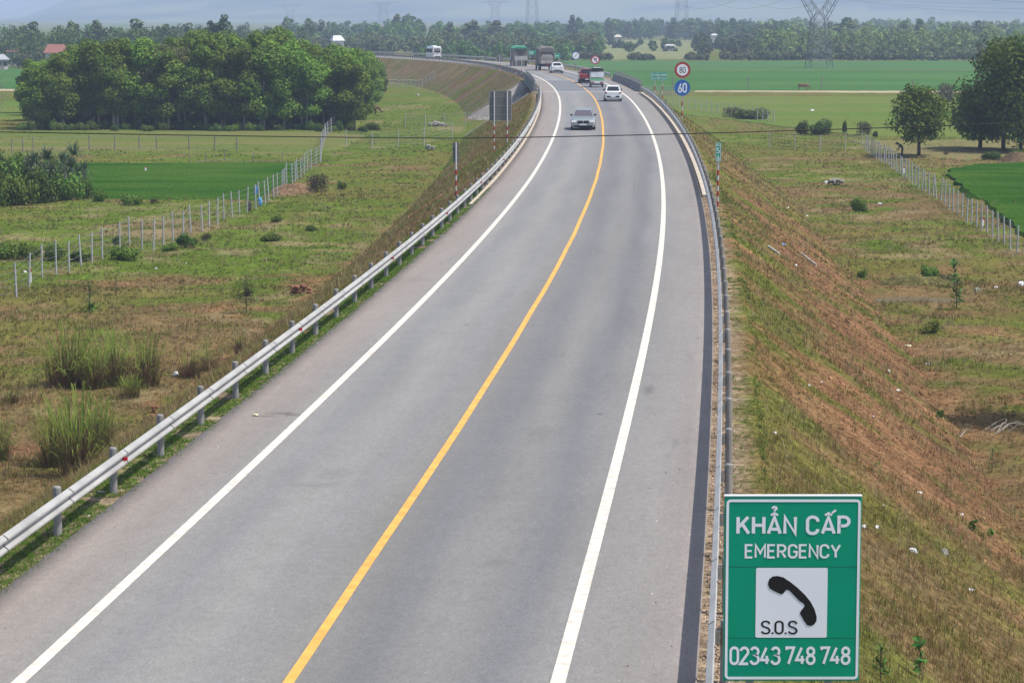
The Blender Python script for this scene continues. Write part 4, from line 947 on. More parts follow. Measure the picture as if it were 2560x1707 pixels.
def striped_pole(parent, x, y, z0, z1, r=.045, name='pole', first='w', seg=.45, top_gap=0.0):
    w = MB(); w.tube([(x, y, z0-.5), (x, y, z1)], r, 10); o = w.build(name, M['pole_white'], parent, smooth=False)
    z = z1-top_gap-seg
    while z-seg > z0-.2:
        rd = MB(); rd.tube([(x, y, z-seg), (x, y, z)], r+.004, 10); z -= 2*seg; rd.build('red_band', M['pole_red'], o)
    return o
def rrect(b, x0, x1, z0, z1, r, y0, y1, k=5):
    pts = []
    for cx, cz, a0 in ((x1-r, z1-r, 0), (x0+r, z1-r, 90), (x0+r, z0+r, 180), (x1-r, z0+r, 270)):
        for i in range(k+1):
            t = R(a0 + 90*i/k); pts.append((cx + r*math.cos(t), cz + r*math.sin(t)))
    b.loft([[(x, y0, z) for x, z in pts], [(x, y1, z) for x, z in pts]]); return pts
def ring(b, x0, x1, z0, z1, r, t, y0, y1):
    b1 = MB(); o = rrect(b1, x0, x1, z0, z1, r, 0, 1); i = rrect(b1, x0+t, x1-t, z0+t, z1-t, max(r-t, .005), 0, 1); n = len(o)
    for j in range(n):
        k = (j+1) % n
        b.poly([(o[j][0], y0, o[j][1]), (o[k][0], y0, o[k][1]), (i[k][0], y0, i[k][1]), (i[j][0], y0, i[j][1])])
        b.poly([(o[j][0], y0, o[j][1]), (o[k][0], y0, o[k][1]), (o[k][0], y1, o[k][1]), (o[j][0], y1, o[j][1])])
        b.poly([(i[j][0], y0, i[j][1]), (i[k][0], y0, i[k][1]), (i[k][0], y1, i[k][1]), (i[j][0], y1, i[j][1])])
def sos_sign():
    D = 30.0
    q0, q1, ql, qr = ray(1980, 1700), ray(1980, 1240), ray(1809.5, 1470), ray(2150.5, 1470)
    z0 = CAM_H + q0.z/q0.y*D; Hd = CAM_H + q1.z/q1.y*D - z0; cx = (ql.x/ql.y + qr.x/qr.y)/2*D; Wd = (qr.x/qr.y - ql.x/ql.y)*D
    root = empty('emergency_sign', (cx, D, z0), 0, 'large green emergency sign with a black telephone and S.O.S on it', 'road sign')
    X = lambda q: (q-652)/1122*Wd; Z = lambda q: (1545-q)/1517*Hd
    b = MB(); b.box(-Wd/2, Wd/2, -.015, .03, 0, Hd); b.build('panel', M['green_sign'], root, bevel=.004)
    b = MB(); b.box(-Wd/2-.004, Wd/2+.004, -.02, .035, Hd, Hd+.016); b.build('sunlit_top_edge', M['white_sign'], root)  # white strip painted in for sunlight catching the panel's top edge
    for zz in (603, 1190):
        b = MB(); b.box(-Wd/2+.002, Wd/2-.002, -.0165, -.0155, Z(zz)-.002, Z(zz)+.002); b.build('panel_joint', mat('joint_line', (0,.12,.08), .5) if 'jl' not in M else M['jl'], root)
        M.setdefault('jl', bpy.data.materials['joint_line'])
    b = MB(); ring(b, X(105), X(1205), Z(1532), Z(52), .05, .03, -.019, -.016); b.build('border', M['white_sign'], root)
    glyphs('KHẨN CẤP', X(188), X(1124), Z(342), Z(182), -.0175, M['white_sign'], root, .185, .26, .42)
    glyphs('EMERGENCY', X(258), X(1048), Z(534), Z(416), -.0175, M['white_sign'], root, .165, .24)
    glyphs('02343 748 748', X(142), X(1142), Z(1414), Z(1258), -.0175, M['white_sign'], root, .17, .17, .32)
    b = MB(); rrect(b, X(354), X(942), Z(1186), Z(612), .02, -.018, -.016); b.build('white_square', M['white_sign'], root)
    hs = [(452,745),(462,705),(490,682),(530,677),(580,690),(640,730),(700,778),(760,835),(805,890),(838,950),(857,1015),(855,1050),(835,1078),(805,1090),(780,1082),(755,1050),(718,985),(728,962),(752,935),(757,920),(745,903),(715,885),(680,850),(640,808),(618,792),(600,793),(585,815),(570,828),(550,823),(500,800),(465,778)]
    b = MB(); b.loft([[(X(x), yq, Z(z)) for x, z in hs] for yq in (-.018, -.022)]); b.build('telephone_symbol', M['black_sign'], root)
    glyphs('S.O.S', X(396), X(702), Z(1158), Z(1045), -.0195, M['black_sign'], root, .14, .17)
    for xx in (X(318), X(968)):
        b = MB(); b.tube([(xx, .085, land(cx+xx, D)-z0-.4), (xx, .085, Hd*.96)], .05, 12); b.build('post', M['galv'], root, smooth=False)
sos_sign()
def roadside(D, px, z=None):
    x = (px-1280)/F_PX*D; return Vector((x, D, land(x, D) if z is None else z))
def disc_sign_face(parent, z, r, y, rim, face, name):
    b = MB(); b.disc((0, y, z), r, .03); o = b.build(name, M[rim], parent)
    if face: b = MB(); b.disc((0, y-.017, z), face[1], .006); b.build('face', M[face[0]], o)
    return o
def speed_sign():
    D = 229.0; p = roadside(D, 1704); k = D/F_PX
    root = empty('speed_limit_sign', p, -heading(209), 'pole with a red ringed 80 disc above a blue 60 disc', 'road sign')
    z80 = CAM_H-(173.7-HOR)*k-p.z; z60 = CAM_H-(218-HOR)*k-p.z; r = .70
    striped_pole(root, 0, .08, 0, z80+.3, .055, seg=.44, top_gap=z80+.3-(z60-.70)+.0)
    o = disc_sign_face(root, z80, r, 0, 'red_sign', ('white_sign', r*.72), 'upper_disc')
    glyphs('80', -.27, .27, z80-.27, z80+.27, -.021, M['black_sign'], o, .15, .22)
    o = disc_sign_face(root, z60, r, 0, 'blue_sign', None, 'lower_disc')
    glyphs('60', -.40, .40, z60-.43, z60+.43, -.0165, M['white_sign'], o, .19, .22)
speed_sign()
def panel_sign(D, px, pxw, top, bot, label, lines, poles, name='green_sign', back=False, group=None, seg=.45):
    k = D/F_PX; p = roadside(D, px); s = float(s_of_y(D)); root = empty(name, p, -heading(s), label, 'road sign', group)
    w = pxw*k; z1 = CAM_H-(top-HOR)*k-p.z; z0 = CAM_H-(bot-HOR)*k-p.z
    b = MB(); b.box(-w/2, w/2, -.02, .02, z0, z1); pan = b.build('panel', M['sign_back'] if back else M['green_sign'], root, bevel=.004)
    if not back:
        b = MB(); ring(b, -w/2+.02, w/2-.02, z0+.02, z1-.02, .04, .018, -.0235, -.0205); b.build('border', M['white_sign'], pan)
    for t, (a0, a1, c0, c1), bo in lines:
        if all(ch in GLY or ch == ' ' for ch in t): glyphs(t, -w/2+w*a0, -w/2+w*a1, z0+(z1-z0)*c0, z0+(z1-z0)*c1, -.0222, M['white_sign'], pan, .17)
        else: text_mesh(t, -w/2+w*a0, -w/2+w*a1, z0+(z1-z0)*c0, z0+(z1-z0)*c1, -.022, M['white_sign'], pan, bold=bo)
    yp = .07 if not back else -.07
    for x in poles:
        zg = land(p.x + x*w, p.y)-p.z
        striped_pole(root, x*w, yp, zg, z1-.03 if back else z0+.3, .05 if w > .5 else .045, seg=seg, top_gap=(z1-z0)+.1 if back else .45)
    if back:
        b = MB()
        for q in ((.2, .5, .8) if w > .5 else (.2, .8)):
            zz = z0+(z1-z0)*q; b.box(-w*.46, w*.46, -.035, -.021, zz-.02, zz+.02)
        b.build('brace', M['galv_post'], pan)
        if w > .5:
            b = MB(); ring(b, -w/2-.02, w/2+.02, z0-.02, z1+.02, .02, .03, -.028, .028); b.build('frame', M['galv'], pan)
    return root
panel_sign(272, 1645.5, 41, 179, 199, 'green bridge name sign reading CẦU CÔNG THÀNH on two striped poles', [('CẦU CÔNG THÀNH', (.04, .96, .50, .94), .02), ('Km 16+206.75 CL-LS', (.07, .93, .14, .40), .01)], (-.24, .22))
panel_sign(119, 1795, 14.6, 354, 401, 'narrow green kilometre sign reading Km 5 6 behind the right guardrail', [('Km', (.14, .86, .80, .93), .01), ('5', (.24, .76, .43, .73), .02), ('6', (.24, .76, .07, .36), .02)], (0,), seg=.24)
panel_sign(438, 1390, 20, 132.6, 143.5, 'small green sign reading 0 m on two striped poles', [('0 m', (.22, .80, .22, .72), .02)], (-.3, .34))
panel_sign(480, 1331, 20, 126, 136, 'small green sign reading 55 partly behind the tarpaulin truck', [('55', (.12, .60, .25, .75), .02)], (-.3, .3))
panel_sign(183, 1251, 54, 225.8, 299, 'grey back of a tall sign on two striped poles behind the left guardrail', [], (-.285, .315), 'sign_back', True, seg=.27)
panel_sign(129, 1139.5, 15, 352.6, 402, 'grey back of a narrow sign on one striped pole behind the left guardrail', [], (0.05,), 'sign_back', True, seg=.26)
panel_sign(360, 1296, 30.6, 150, 163.6, 'grey back of a wide low sign on two poles, beyond the bridge on the left', [], (-.2, .25), 'sign_back', True, seg=.35)
def small_disc(D, px, py, rpx, label, kind):
    k = D/F_PX; p = roadside(D, px); r = rpx*k; root = empty('round_sign', p, -heading(float(s_of_y(D))), label, 'road sign'); z = CAM_H-(py-HOR)*k-p.z
    striped_pole(root, 0, .08 if kind != 'back' else -.05, 0, z+r*.5, .05, seg=.4, top_gap=r*1.5+.2)
    if kind == 'end':
        o = disc_sign_face(root, z, r, 0, 'blue_sign', ('white_sign', r*.84), 'disc')
        b = MB(); u = Vector((.62, 0, .78))*r*.82; v = Vector((.78, 0, -.62))*r*.07; c = Vector((0, -.022, z))
        b.loft([[c-u-v, c-u+v, c+u+v, c+u-v], [q+Vector((0, -.004, 0)) for q in (c-u-v, c-u+v, c+u+v, c+u-v)]]); b.build('slash', M['galv_post'], o)
    elif kind == 'uturn':
        o = disc_sign_face(root, z, r, 0, 'red_sign', ('white_sign', r*.74), 'disc')
        def q(name, pts, m_, y):
            b = MB(); b.loft([[(x*r, y, z+zz*r) for x, zz in pts], [(x*r, y-.004, z+zz*r) for x, zz in pts]]); b.build(name, M[m_], o)
        q('turn_arrow', [(-.24,-.12),(-.24,.46),(.30,.46),(.30,-.3),(.40,-.3),(.22,-.56),(.04,-.3),(.12,-.3),(.12,.28),(-.06,.28),(-.06,-.12)], 'black_sign', -.022)
        q('slash', [(-.5,.42),(-.42,.52),(.5,-.42),(.42,-.52)], 'red_sign', -.027)
    else:
        disc_sign_face(root, z, r, 0, 'sign_back', None, 'disc')
small_disc(425, 1438.5, 138.3, 10, 'round white sign with a blue rim and a grey slash', 'end')
small_disc(390, 1487, 149, 11, 'round red ringed no U-turn sign behind the small cargo truck', 'uturn')
small_disc(412, 1249, 142, 9, 'back of a round sign on a thin striped pole left of the road', 'back')

# ------------------------------------------------------------------ vehicles (x right, y forward, z up)
def paint(name, c, metal=.0): return mat(name, c, .32, metal, coat=.6, spec=.5)
def wheel(parent, x, y, r, w):
    b = MB(); b.disc((x, y, r), r, w, 22, 'x'); o = b.build('wheel', M['tyre'], parent, bevel=0)
    sx = 1 if x > 0 else -1
    b = MB(); b.disc((x + sx*(w/2+.005), y, r), r*.62, .02, 16, 'x'); b.build('rim', M['rim'], o)
def section(y, w, zb, zt, ch=.10):
    return [(-w*.9, y, zb), (-w, y, zb+.16), (-w, y, zb+(zt-zb)*.55), (-w*.97, y, zt-ch), (-w*.84, y, zt), (w*.84, y, zt), (w*.97, y, zt-ch), (w, y, zb+(zt-zb)*.55), (w, y, zb+.16), (w*.9, y, zb)]
def quad_slab(b, q, t=.006):
    q = [Vector(p) for p in q]; n = (q[1]-q[0]).cross(q[3]-q[0]).normalized()*t
    b.loft([[p-n for p in q], [p+n for p in q]])
def car(name, s, d, rz, label, cat, pm, W, L, stations, belt, roof, wheels, front, extra=None):
    p = rp(s, d, .006); root = empty(name, p, -heading(s) + rz, label, cat)
    w = W/2
    b = MB(); b.loft([section(y, w*k, zb, zt) for y, k, zb, zt in stations]); body = b.build('body', pm, root, smooth=False)
    m = body.modifiers.new('bevel', 'BEVEL'); m.width = .035; m.segments = 2; m.limit_method = 'ANGLE'; m.angle_limit = R(25)
    # cabin: belt (y_rear,y_front,halfwidth,z) -> roof
    (br, bf, bw, bz), (rr, rf, rw, rz_) = belt, roof
    lo = [(-bw, br, bz), (bw, br, bz), (bw, bf, bz), (-bw, bf, bz)]; hi = [(-rw, rr, rz_), (rw, rr, rz_), (rw, rf, rz_), (-rw, rf, rz_)]
    mid = [(-rw*.82, rr+.18, rz_+.05), (rw*.82, rr+.18, rz_+.05), (rw*.82, rf-.2, rz_+.05), (-rw*.82, rf-.2, rz_+.05)]
    b = MB(); b.loft([[(x, y, z-.25) for x, y, z in lo], lo, hi, mid]); cab = b.build('cabin', pm, root)
    def pane(name, i, j, m0=.08, m1=.08, off=.012, gm='glass'):
        a, c, e, f = Vector(lo[i]), Vector(lo[j]), Vector(hi[j]), Vector(hi[i])
        q = [a.lerp(c, m0).lerp(f.lerp(e, m0), .08), a.lerp(c, 1-m0).lerp(f.lerp(e, 1-m0), .08), a.lerp(c, 1-m0).lerp(f.lerp(e, 1-m0), .9), a.lerp(c, m0).lerp(f.lerp(e, m0), .9)]
        bb = MB(); quad_slab(bb, q, off); bb.build(name, M[gm], cab)
    pane('rear_window', 0, 1); pane('windscreen', 2, 3, .05, .05, .012, 'glass_sky'); pane('side_window', 1, 2, .06); pane('side_window', 3, 0, .06)
    for sx in (-1, 1):
        b = MB(); b.loft([[(sx*(bw-.02), bf-.55, bz+.02), (sx*(bw+.17), bf-.55, bz+.05), (sx*(bw+.17), bf-.55, bz+.19), (sx*(bw-.0), bf-.55, bz+.15)],
                          [(sx*(bw-.02), bf-.40, bz+.02), (sx*(bw+.15), bf-.43, bz+.06), (sx*(bw+.15), bf-.43, bz+.18), (sx*(bw-.0), bf-.40, bz+.14)]]); b.build('mirror', M['underside'], root)
    for (x, y, r) in wheels:
        for sx in (-1, 1): wheel(root, sx*x, y, r, .21)
    b = MB(); b.box(-w*.82, w*.82, stations[0][0]+.25, stations[-1][0]-.25, .16, .34); b.build('underbody', M['underside'], root)
    if extra: extra(root, body, w)
    return root
def slab(parent, name, m_, x0, x1, y, z0, z1, t=.03, tilt=0.0):
    b = MB(); b.loft([[(x0, y, z0), (x1, y, z0), (x1, y+tilt, z1), (x0, y+tilt, z1)], [(x0, y-t, z0), (x1, y-t, z0), (x1, y-t+tilt, z1), (x0, y-t+tilt, z1)]])
    return b.build(name, M[m_] if isinstance(m_, str) else m_, parent)
P_GREY = paint('grey_green_paint', (.30,.345,.34), .3); P_WHITE = paint('white_paintwork', (.72,.74,.74)); P_RED = paint('red_paintwork', (.26,.02,.022))
P_GREEN = paint('green_panel', (.16,.45,.20)); P_BOX = mat('truck_box_grey', (.60,.62,.62), .55, noise=.1, nscale=1.5); P_TARP = mat('dark_tarpaulin', (.05,.055,.055), .85, noise=.3, nscale=1.2, bump=.5)
P_OLD = mat('old_truck_panel', (.40,.38,.355), .7, noise=.25, nscale=1.2); P_TARPG = mat('grey_tarpaulin', (.165,.15,.135), .85, noise=.3, nscale=1.0, bump=.6); P_TARPGR = mat('green_tarpaulin', (.06,.30,.17), .8, noise=.25, nscale=.8, bump=.5)
P_WOOD = mat('brown_truck_sides', (.20,.165,.15), .8, noise=.2, nscale=1.5)
def sedan_front(root, body, w):
    y = 2.41
    def sl(n, m_, x0, x1, z0, z1, yy=y, t=-.03, tilt=0): return slab(body, n, m_, x0, x1, yy, z0, z1, t, tilt)
    sl('grille', 'underside', -.42, -.03, .50, .71, tilt=-.03); sl('grille', 'underside', .03, .42, .50, .71, tilt=-.03)
    for sx in (-1, 1):
        h = sl('headlight', 'lamp_clear', min(sx*.50, sx*.86), max(sx*.50, sx*.86), .60, .72, y-.04, -.04, -.03)
    sl('lower_intake', 'underside', -.70, .70, .22, .36); sl('number_plate', 'plate', -.26, .26, .37, .48, y+.02)
    sl('chrome_strip', 'rim', .30, .78, .175, .205, y+.01)
car('grey_sedan', 177.0, -1.5, math.pi, 'grey green sedan coming towards the camera in the left lane', 'car', P_GREY, 1.83, 4.8,
    [(-2.40,.80,.34,.95),(-2.2,.95,.22,1.0),(-1.2,1,.19,1.0),(0.6,1,.19,.97),(1.0,1,.19,.95),(1.9,.97,.19,.84),(2.28,.90,.2,.74),(2.40,.82,.24,.66)],
    (-2.0, 1.05, .82, .97), (-1.0, .1, .60, 1.46), ((.80,-1.45,.33),(.80,1.42,.33)), True, sedan_front)
def hatch_rear(plate_z, lo, lights, wlow=True):
    def f(root, body, w):
        y = -body.parent['yr']
        for sx in (-1, 1): slab(body, 'tail_light', 'lamp_red', *sorted((sx*lights[0], sx*lights[1])), y+.04, lights[2], lights[3], .05)
        if wlow: slab(body, 'bumper_insert', 'underside', -.62, .62, y, lo, lo+.13, .02)
        slab(body, 'number_plate', 'plate', -.24, .24, y-.005, plate_z, plate_z+.12, .03)
    return f
def car2(*a, yr=2.0, **k):
    ex = k.pop('extra')
    def f(root, body, w): root['yr'] = yr; ex(root, body, w); del root['yr']
    return car(*a, f, **k)
car2('white_hatchback', 236.0, 1.65, 0, 'small white hatchback driving away in the right lane, nearest of the traffic', 'car', P_WHITE, 1.68, 3.8,
    [(-1.88,.84,.30,.92),(-1.8,.97,.22,1.0),(-1.0,1,.19,1.0),(.7,1,.19,.97),(1.5,.96,.19,.86),(1.9,.82,.22,.66)],
    (-1.74, .95, .76, .98), (-1.30, .15, .58, 1.48), ((.74,-1.2,.30),(.74,1.25,.30)), False, yr=1.88, extra=hatch_rear(.42, .40, (.60,.80,.78,.92)))
car2('white_suv', 371.0, 1.0, 0, 'white car behind the tarpaulin truck, driving away at the bridge end', 'car', P_WHITE, 1.86, 4.5,
    [(-2.2,.86,.36,1.0),(-2.1,.98,.26,1.08),(-1.0,1,.24,1.06),(.8,1,.24,1.02),(1.8,.96,.24,.92),(2.25,.82,.28,.7)],
    (-2.05, 1.0, .82, 1.06), (-1.2, .1, .60, 1.55), ((.80,-1.4,.35),(.80,1.4,.35)), False, yr=2.2, extra=hatch_rear(.62, .34, (.45,.86,.90,.95)))
def pickup_extra(root, body, w):
    y = -2.6
    slab(body, 'tailgate', P_RED, -.72, .72, y, .62, 1.08, .05)
    for sx in (-1, 1): slab(body, 'tail_light', 'lamp_red', *sorted((sx*.76, sx*.90)), y, .70, 1.06, .05)
    slab(body, 'rear_bumper', 'underside', -.86, .86, y, .36, .60, .14); slab(body, 'number_plate', 'plate', -.22, .22, y-.15, .46, .57, .02)
car('red_pickup', 308.0, 1.2, 0, 'dark red pickup just ahead of the small cargo truck', 'pickup', P_RED, 1.86, 5.3,
    [(-2.6,.96,.55,1.12),(-2.5,1,.45,1.14),(-.9,1,.35,1.14),(.9,1,.35,1.12),(2.2,.97,.35,1.06),(2.65,.86,.42,.85)],
    (-.85, 1.4, .84, 1.13), (-.55, .55, .66, 1.76), ((.80,-1.6,.39),(.80,1.65,.39)), False, pickup_extra)
def truck(name, s, d, label, W, H, L, bed, box_m, parts, wheel_r=.5, dual=True, cab_m=None):
    p = rp(s, d, .006); root = empty(name, p, -heading(s), label, 'truck'); w = W/2
    b = MB(); b.box(-w*.9, w*.9, L/2-1.7, L/2, .55, H*.80); b.build('cab', cab_m or P_BOX, root, bevel=.12)
    slab(root, 'windscreen', 'glass', -w*.8, w*.8, L/2+.02, H*.45, H*.70, .03)
    b = MB(); b.box(-.42*W, -.30*W, -L/2+.2, L/2-.2, bed-.28, bed-.05); b.box(.30*W, .42*W, -L/2+.2, L/2-.2, bed-.28, bed-.05)
    for y in np.arange(-L/2+.3, L/2-.5, 1.0): b.box(-.30*W, .30*W, y, y+.1, bed-.22, bed-.1)
    b.build('chassis', M['underside'], root)
    ys = [-L/2+1.2, L/2-1.1] if L < 6 else [-L/2+1.3, -L/2+2.4, L/2-1.2]
    for y in ys:
        for sx in (-1, 1):
            ww = wheel_r*.62 if (dual and y < 0) else wheel_r*.4
            wheel(root, sx*(w-.03-ww/2), y, wheel_r, ww)
    b = MB(); b.box(-w*.92, w*.92, -L/2+.02, -L/2+.12, bed-.42, bed-.24); b.build('rear_bar', M['underside'], root)
    b = MB(); b.box(-w-.16, -w-.02, L/2-.3, L/2-.18, H*.48, H*.66); b.build('mirror', M['underside'], root)
    parts(root, w, L, H, bed); return root
def small_truck_parts(root, w, L, H, bed):
    yb = -L/2
    b = MB(); b.box(-w, w, yb, L/2-1.8, bed+.06, bed+.36); box = b.build('tailboard', P_GREEN, root, bevel=.02)
    b = MB(); b.box(-w*.98, w*.98, yb+.02, L/2-1.8, bed+.43, H*.80); cb = b.build('cargo_box', P_BOX, root, bevel=.02)
    for sx in (-1, 1): slab(cb, 'rear_door', paint('grey_door', (.80,.83,.84)) if 'gd' not in M else M['gd'], *sorted((sx*.02, sx*w*.93)), yb+.015, bed+.48, H*.79, .02); M.setdefault('gd', bpy.data.materials['grey_door'])
    b = MB(); k = [(-w*.98, H*.80), (-w*.93, H*.95), (-w*.5, H), (w*.5, H), (w*.93, H*.95), (w*.98, H*.80)]
    b.loft([[(x, y, z) for x, z in k] for y in (yb+.03, L/2-1.9)]); b.build('tarpaulin', P_TARP, root)
    b = MB(); b.box(-w*.55, w*.55, yb-.1, yb+.6, H+.0, H+.04); b.build('roof_edge', M['white_sign'], root)
    lb = MB(); lb.box(-w*.95, w*.95, yb-.04, yb, bed-.26, bed+.05); pl = lb.build('rear_panel', P_WHITE, root)
    for sx in (-1, 1): slab(pl, 'tail_light', 'lamp_red', *sorted((sx*w*.45, sx*w*.9)), yb-.042, bed-.2, bed-.06, .02)
    slab(pl, 'number_plate', 'plate', -.2, .2, yb-.05, bed-.22, bed-.12, .02)
truck('small_cargo_truck', 288.0, 1.6, 'small grey and green cargo truck with a dark tarpaulin top', 1.58, 2.28, 4.4, .72, P_BOX, small_truck_parts, .31, False, P_WHITE)
def tarp_truck_parts(root, w, L, H, bed):
    yb = -L/2
    b = MB(); b.box(-w, w, yb, L/2-1.9, bed, H*.62); b.build('cargo_body', P_TARPG, root, bevel=.03)
    b = MB(); b.box(-w*.80, w*.80, yb-.04, yb+.01, bed+.05, H*.60); dd = b.build('rear_panel', P_OLD, root)
    slab(dd, 'door_gap', 'underside', -.02, .02, yb-.045, bed+.1, H*.40, .01); slab(dd, 'red_band', P_WOOD, -w*.78, w*.78, yb-.045, H*.46, H*.50, .01)
    slab(dd, 'red_label', 'red_sign', w*.25, w*.55, yb-.045, H*.29, H*.31, .01)
    rings = []
    for y in np.linspace(yb-.05, L/2-1.7, 9):
        j = random.uniform(-.05, .05); e = .12 if y < yb+.2 else 0
        k = [(-w*1.03, H*.30), (-w*1.04, H*.72), (-w*1.0, H*.90-e), (-w*.7, H*.985-e+j), (0, H-e-j), (w*.7, H*.985-e+j*.5), (w*1.0, H*.90-e), (w*1.04, H*.72), (w*1.03, H*.30), (w*.9, H*.30), (w*.9, H*.66), (-w*.9, H*.66), (-w*.9, H*.30)]
        rings.append([(x, y, z) for x, z in k])
    b = MB(); b.loft(rings); b.build('tarpaulin', P_TARPG, root)
    slab(root, 'tarpaulin_flap', P_TARP, -w*.78, w*.78, yb-.06, H*.67, H*.78, .02); slab(root, 'sack_load', P_OLD, -w*.7, w*.7, yb-.055, H*.58, H*.68, .02)
    slab(root, 'number_plate', 'lamp_red', -.2, .2, yb-.06, bed-.2, bed-.08, .02)
truck('tarpaulin_truck', 396.5, 1.3, 'tall grey truck with a bulging grey tarpaulin over its load', 2.35, 3.75, 8.5, 1.05, P_BOX, tarp_truck_parts, .5)
def green_truck_parts(root, w, L, H, bed):
    yb = -L/2
    b = MB(); b.box(-w, w, yb, L/2-1.9, bed, H*.88); b.build('cargo_body', P_WOOD, root, bevel=.03)
    slab(root, 'tailboard', P_OLD, -w*.97, w*.97, yb-.005, bed, bed+.72, .03)
    b = MB(); th = np.linspace(math.pi, 2*math.pi, 15)
    pts = [(-w*.95, H*.87)] + [(w*.86*math.cos(t), H*.84 + H*.32*math.sin(t)) for t in th] + [(w*.95, H*.87)]
    b.loft([[(x, yb-.02, z) for x, z in pts], [(x, yb-.05, z) for x, z in pts]]); b.build('hanging_cover', P_TARP, root)
    rings = []
    for y in np.linspace(yb-.06, L/2-1.9, 8):
        j = random.uniform(-.05, .05); e = .10 if y < yb+.1 else 0
        rings.append([(x, y, z) for x, z in [(-w*1.03, H*.80), (-w*1.03, H*.88), (-w*.6, H*.97-e+j), (0, H-e), (w*.6, H*.97-e-j), (w*1.03, H*.88), (w*1.03, H*.80), (w*.99, H*.80), (w*.99, H*.86), (-w*.99, H*.86), (-w*.99, H*.80)]])
    b = MB(); b.loft(rings); b.build('tarpaulin', P_TARPGR, root)
    slab(root, 'number_plate', mat('plate_yellow', (.6,.32,.08), .5), -.28, .1, yb-.05, bed-.35, bed-.15, .02)
truck('green_topped_truck', 441.5, 1.5, 'brown sided truck with a green tarpaulin top, seen from behind', 2.3, 3.6, 8.0, 1.05, P_BOX, green_truck_parts, .5)
def bus():
    s, d = 540.0, 1.7; p = rp(s, d, .006); root = empty('white_bus', p, -heading(s), 'white bus far ahead on the bend, left of the trucks', 'bus')
    w, H, L = .95, 2.6, 6.6
    b = MB(); b.loft([[(-k*w, y, .35), (-w*k, y, 1.4), (-w*.98*k, y, H-.35+dz), (-w*.78*k, y, H+dz), (w*.78*k, y, H+dz), (w*.98*k, y, H-.35+dz), (w*k, y, 1.4), (w*k, y, .35)] for y, k, dz in ((-L/2,.94,-.15),(-L/2+.25,1,0),(L/2-.5,1,0),(L/2,.93,-.25))])
    body = b.build('body', P_WHITE, root, smooth=False)
    y = -L/2
    slab(body, 'rear_window', 'glass', -w*.72, w*.72, y-.005, 1.30, 1.75, .03); slab(body, 'upper_window', mat('brown_tint', (.16,.13,.11), .3), -w*.72, w*.72, y+.02, 1.85, 2.2, .05)
    for sx in (-1, 1): slab(body, 'tail_light', 'lamp_red', *sorted((sx*w*.78, sx*w*.9)), y-.005, .8, 1.25, .03)
    slab(body, 'number_plate', mat('plate_orange', (.5,.14,.06), .5), -.25, .25, y-.005, .98, 1.10, .03); slab(body, 'bumper', 'underside', -w*.7, w*.7, y+.02, .3, .55, .06)
    b = MB(); b.box(-w*.5, w*.5, -.6, 1.2, H, H+.18); b.build('roof_unit', P_WHITE, root, bevel=.04)
    for sx in (-1, 1):
        for q in range(5):
            bb = MB(); quad_slab(bb, [(sx*(w+.004), -L/2+.6+q*1.08, 1.35), (sx*(w+.004), -L/2+1.58+q*1.08, 1.35), (sx*(w*.985+.004), -L/2+1.58+q*1.08, 2.1), (sx*(w*.985+.004), -L/2+.6+q*1.08, 2.1)], .012); bb.build('side_window', M['glass'], body)
    for yy_ in (-L/2+1.9, L/2-1.9):
        for sx in (-1, 1): wheel(root, sx*(w-.14), yy_, .42, .24)
    b = MB(); b.box(-w-.22, -w-.02, L/2-.4, L/2-.25, 1.5, 2.0); b.build('mirror', M['underside'], root)
bus()

# ------------------------------------------------------------------ fences, poles, cables
def fence(name, pts, H, label, group=None, r=.055, m_='fence_post', wires=5, tilt=.03, top_rail=False, seed=0):
    rg = random.Random(seed); root = empty(name, (0, 0, 0), 0, label, 'fence', group); tops = []
    for p in pts:
        lean = (rg.gauss(0, tilt), rg.gauss(0, tilt*.5)); h = H*rg.uniform(.95, 1.05)
        t = Vector((p.x + lean[0]*h, p.y + lean[1]*h, p.z + h)); q = Vector((p.x, p.y, p.z-.35)); tops.append((Vector((p.x, p.y, p.z)), t))
        b = MB(); b.tube([q, t], [r, r*.9], 6); b.build('post', M[m_], root)
    b = MB()
    for k in range(wires):
        f = .18 + .74*k/max(1, wires-1)
        for (a0, a1), (c0, c1) in zip(tops[:-1], tops[1:]):
            u, v = a0.lerp(a1, f), c0.lerp(c1, f); m = (u+v)/2 - Vector((0, 0, rg.uniform(.01, .06)))
            b.tube([u, m, v], .008 + .010*(u.y > 200), 3, False)
    if b.v: b.build('wire', M['wire'], root)
    if top_rail:
        b = MB(); b.tube([t for _, t in tops], .07, 6); b.build('top_rail', M['galv'], root)
    return root
def landp(x, y): return Vector((x, y, land(x, y)))
L1 = [(7,744),(41.7,743),(72,718),(105.7,697),(140.8,687),(172.4,680),(204.2,669),(230,657),(255.7,652),(299.6,624),(324,612),(355,623),(383.4,627),(408,616),(433.3,605.4),(458,597),(478,586),(506.5,581),(523,571),(543.8,563),(560,556),(581.4,548),(599,537),(617.6,533),(640,525),(651,518),(664,512.8),(673,503),(684.4,496.4),(693,491),(704.5,481.5),(709.4,476),(717,462.4),(730.7,459.7),(739,455.6),(743.5,448.8),(752,446),(760,437),(768,430),(778,424),(790,415),(801,406)]
FP = []
for px, py in L1:
    p = at(px, py); FP.append(landp(p.x, p.y))
fence('wire_fence', [landp(-24.9, 119.5), landp(-24.6, 122)] + FP[1:], 1.72, 'long wire fence with pale concrete posts on the grass left of the road', seed=1)
FQ = [at(q[0], q[1]) for q in ((801,404),(802,398),(803,391),(804,384),(805,377),(806,371),(808,364),(811,356),(815,349),(820,341),(828,333),(840,322),(855,311),(870,302),(885,294),(895,288),(905,281),(917,276),(930,262),(945,248),(957,238),(966,228))]
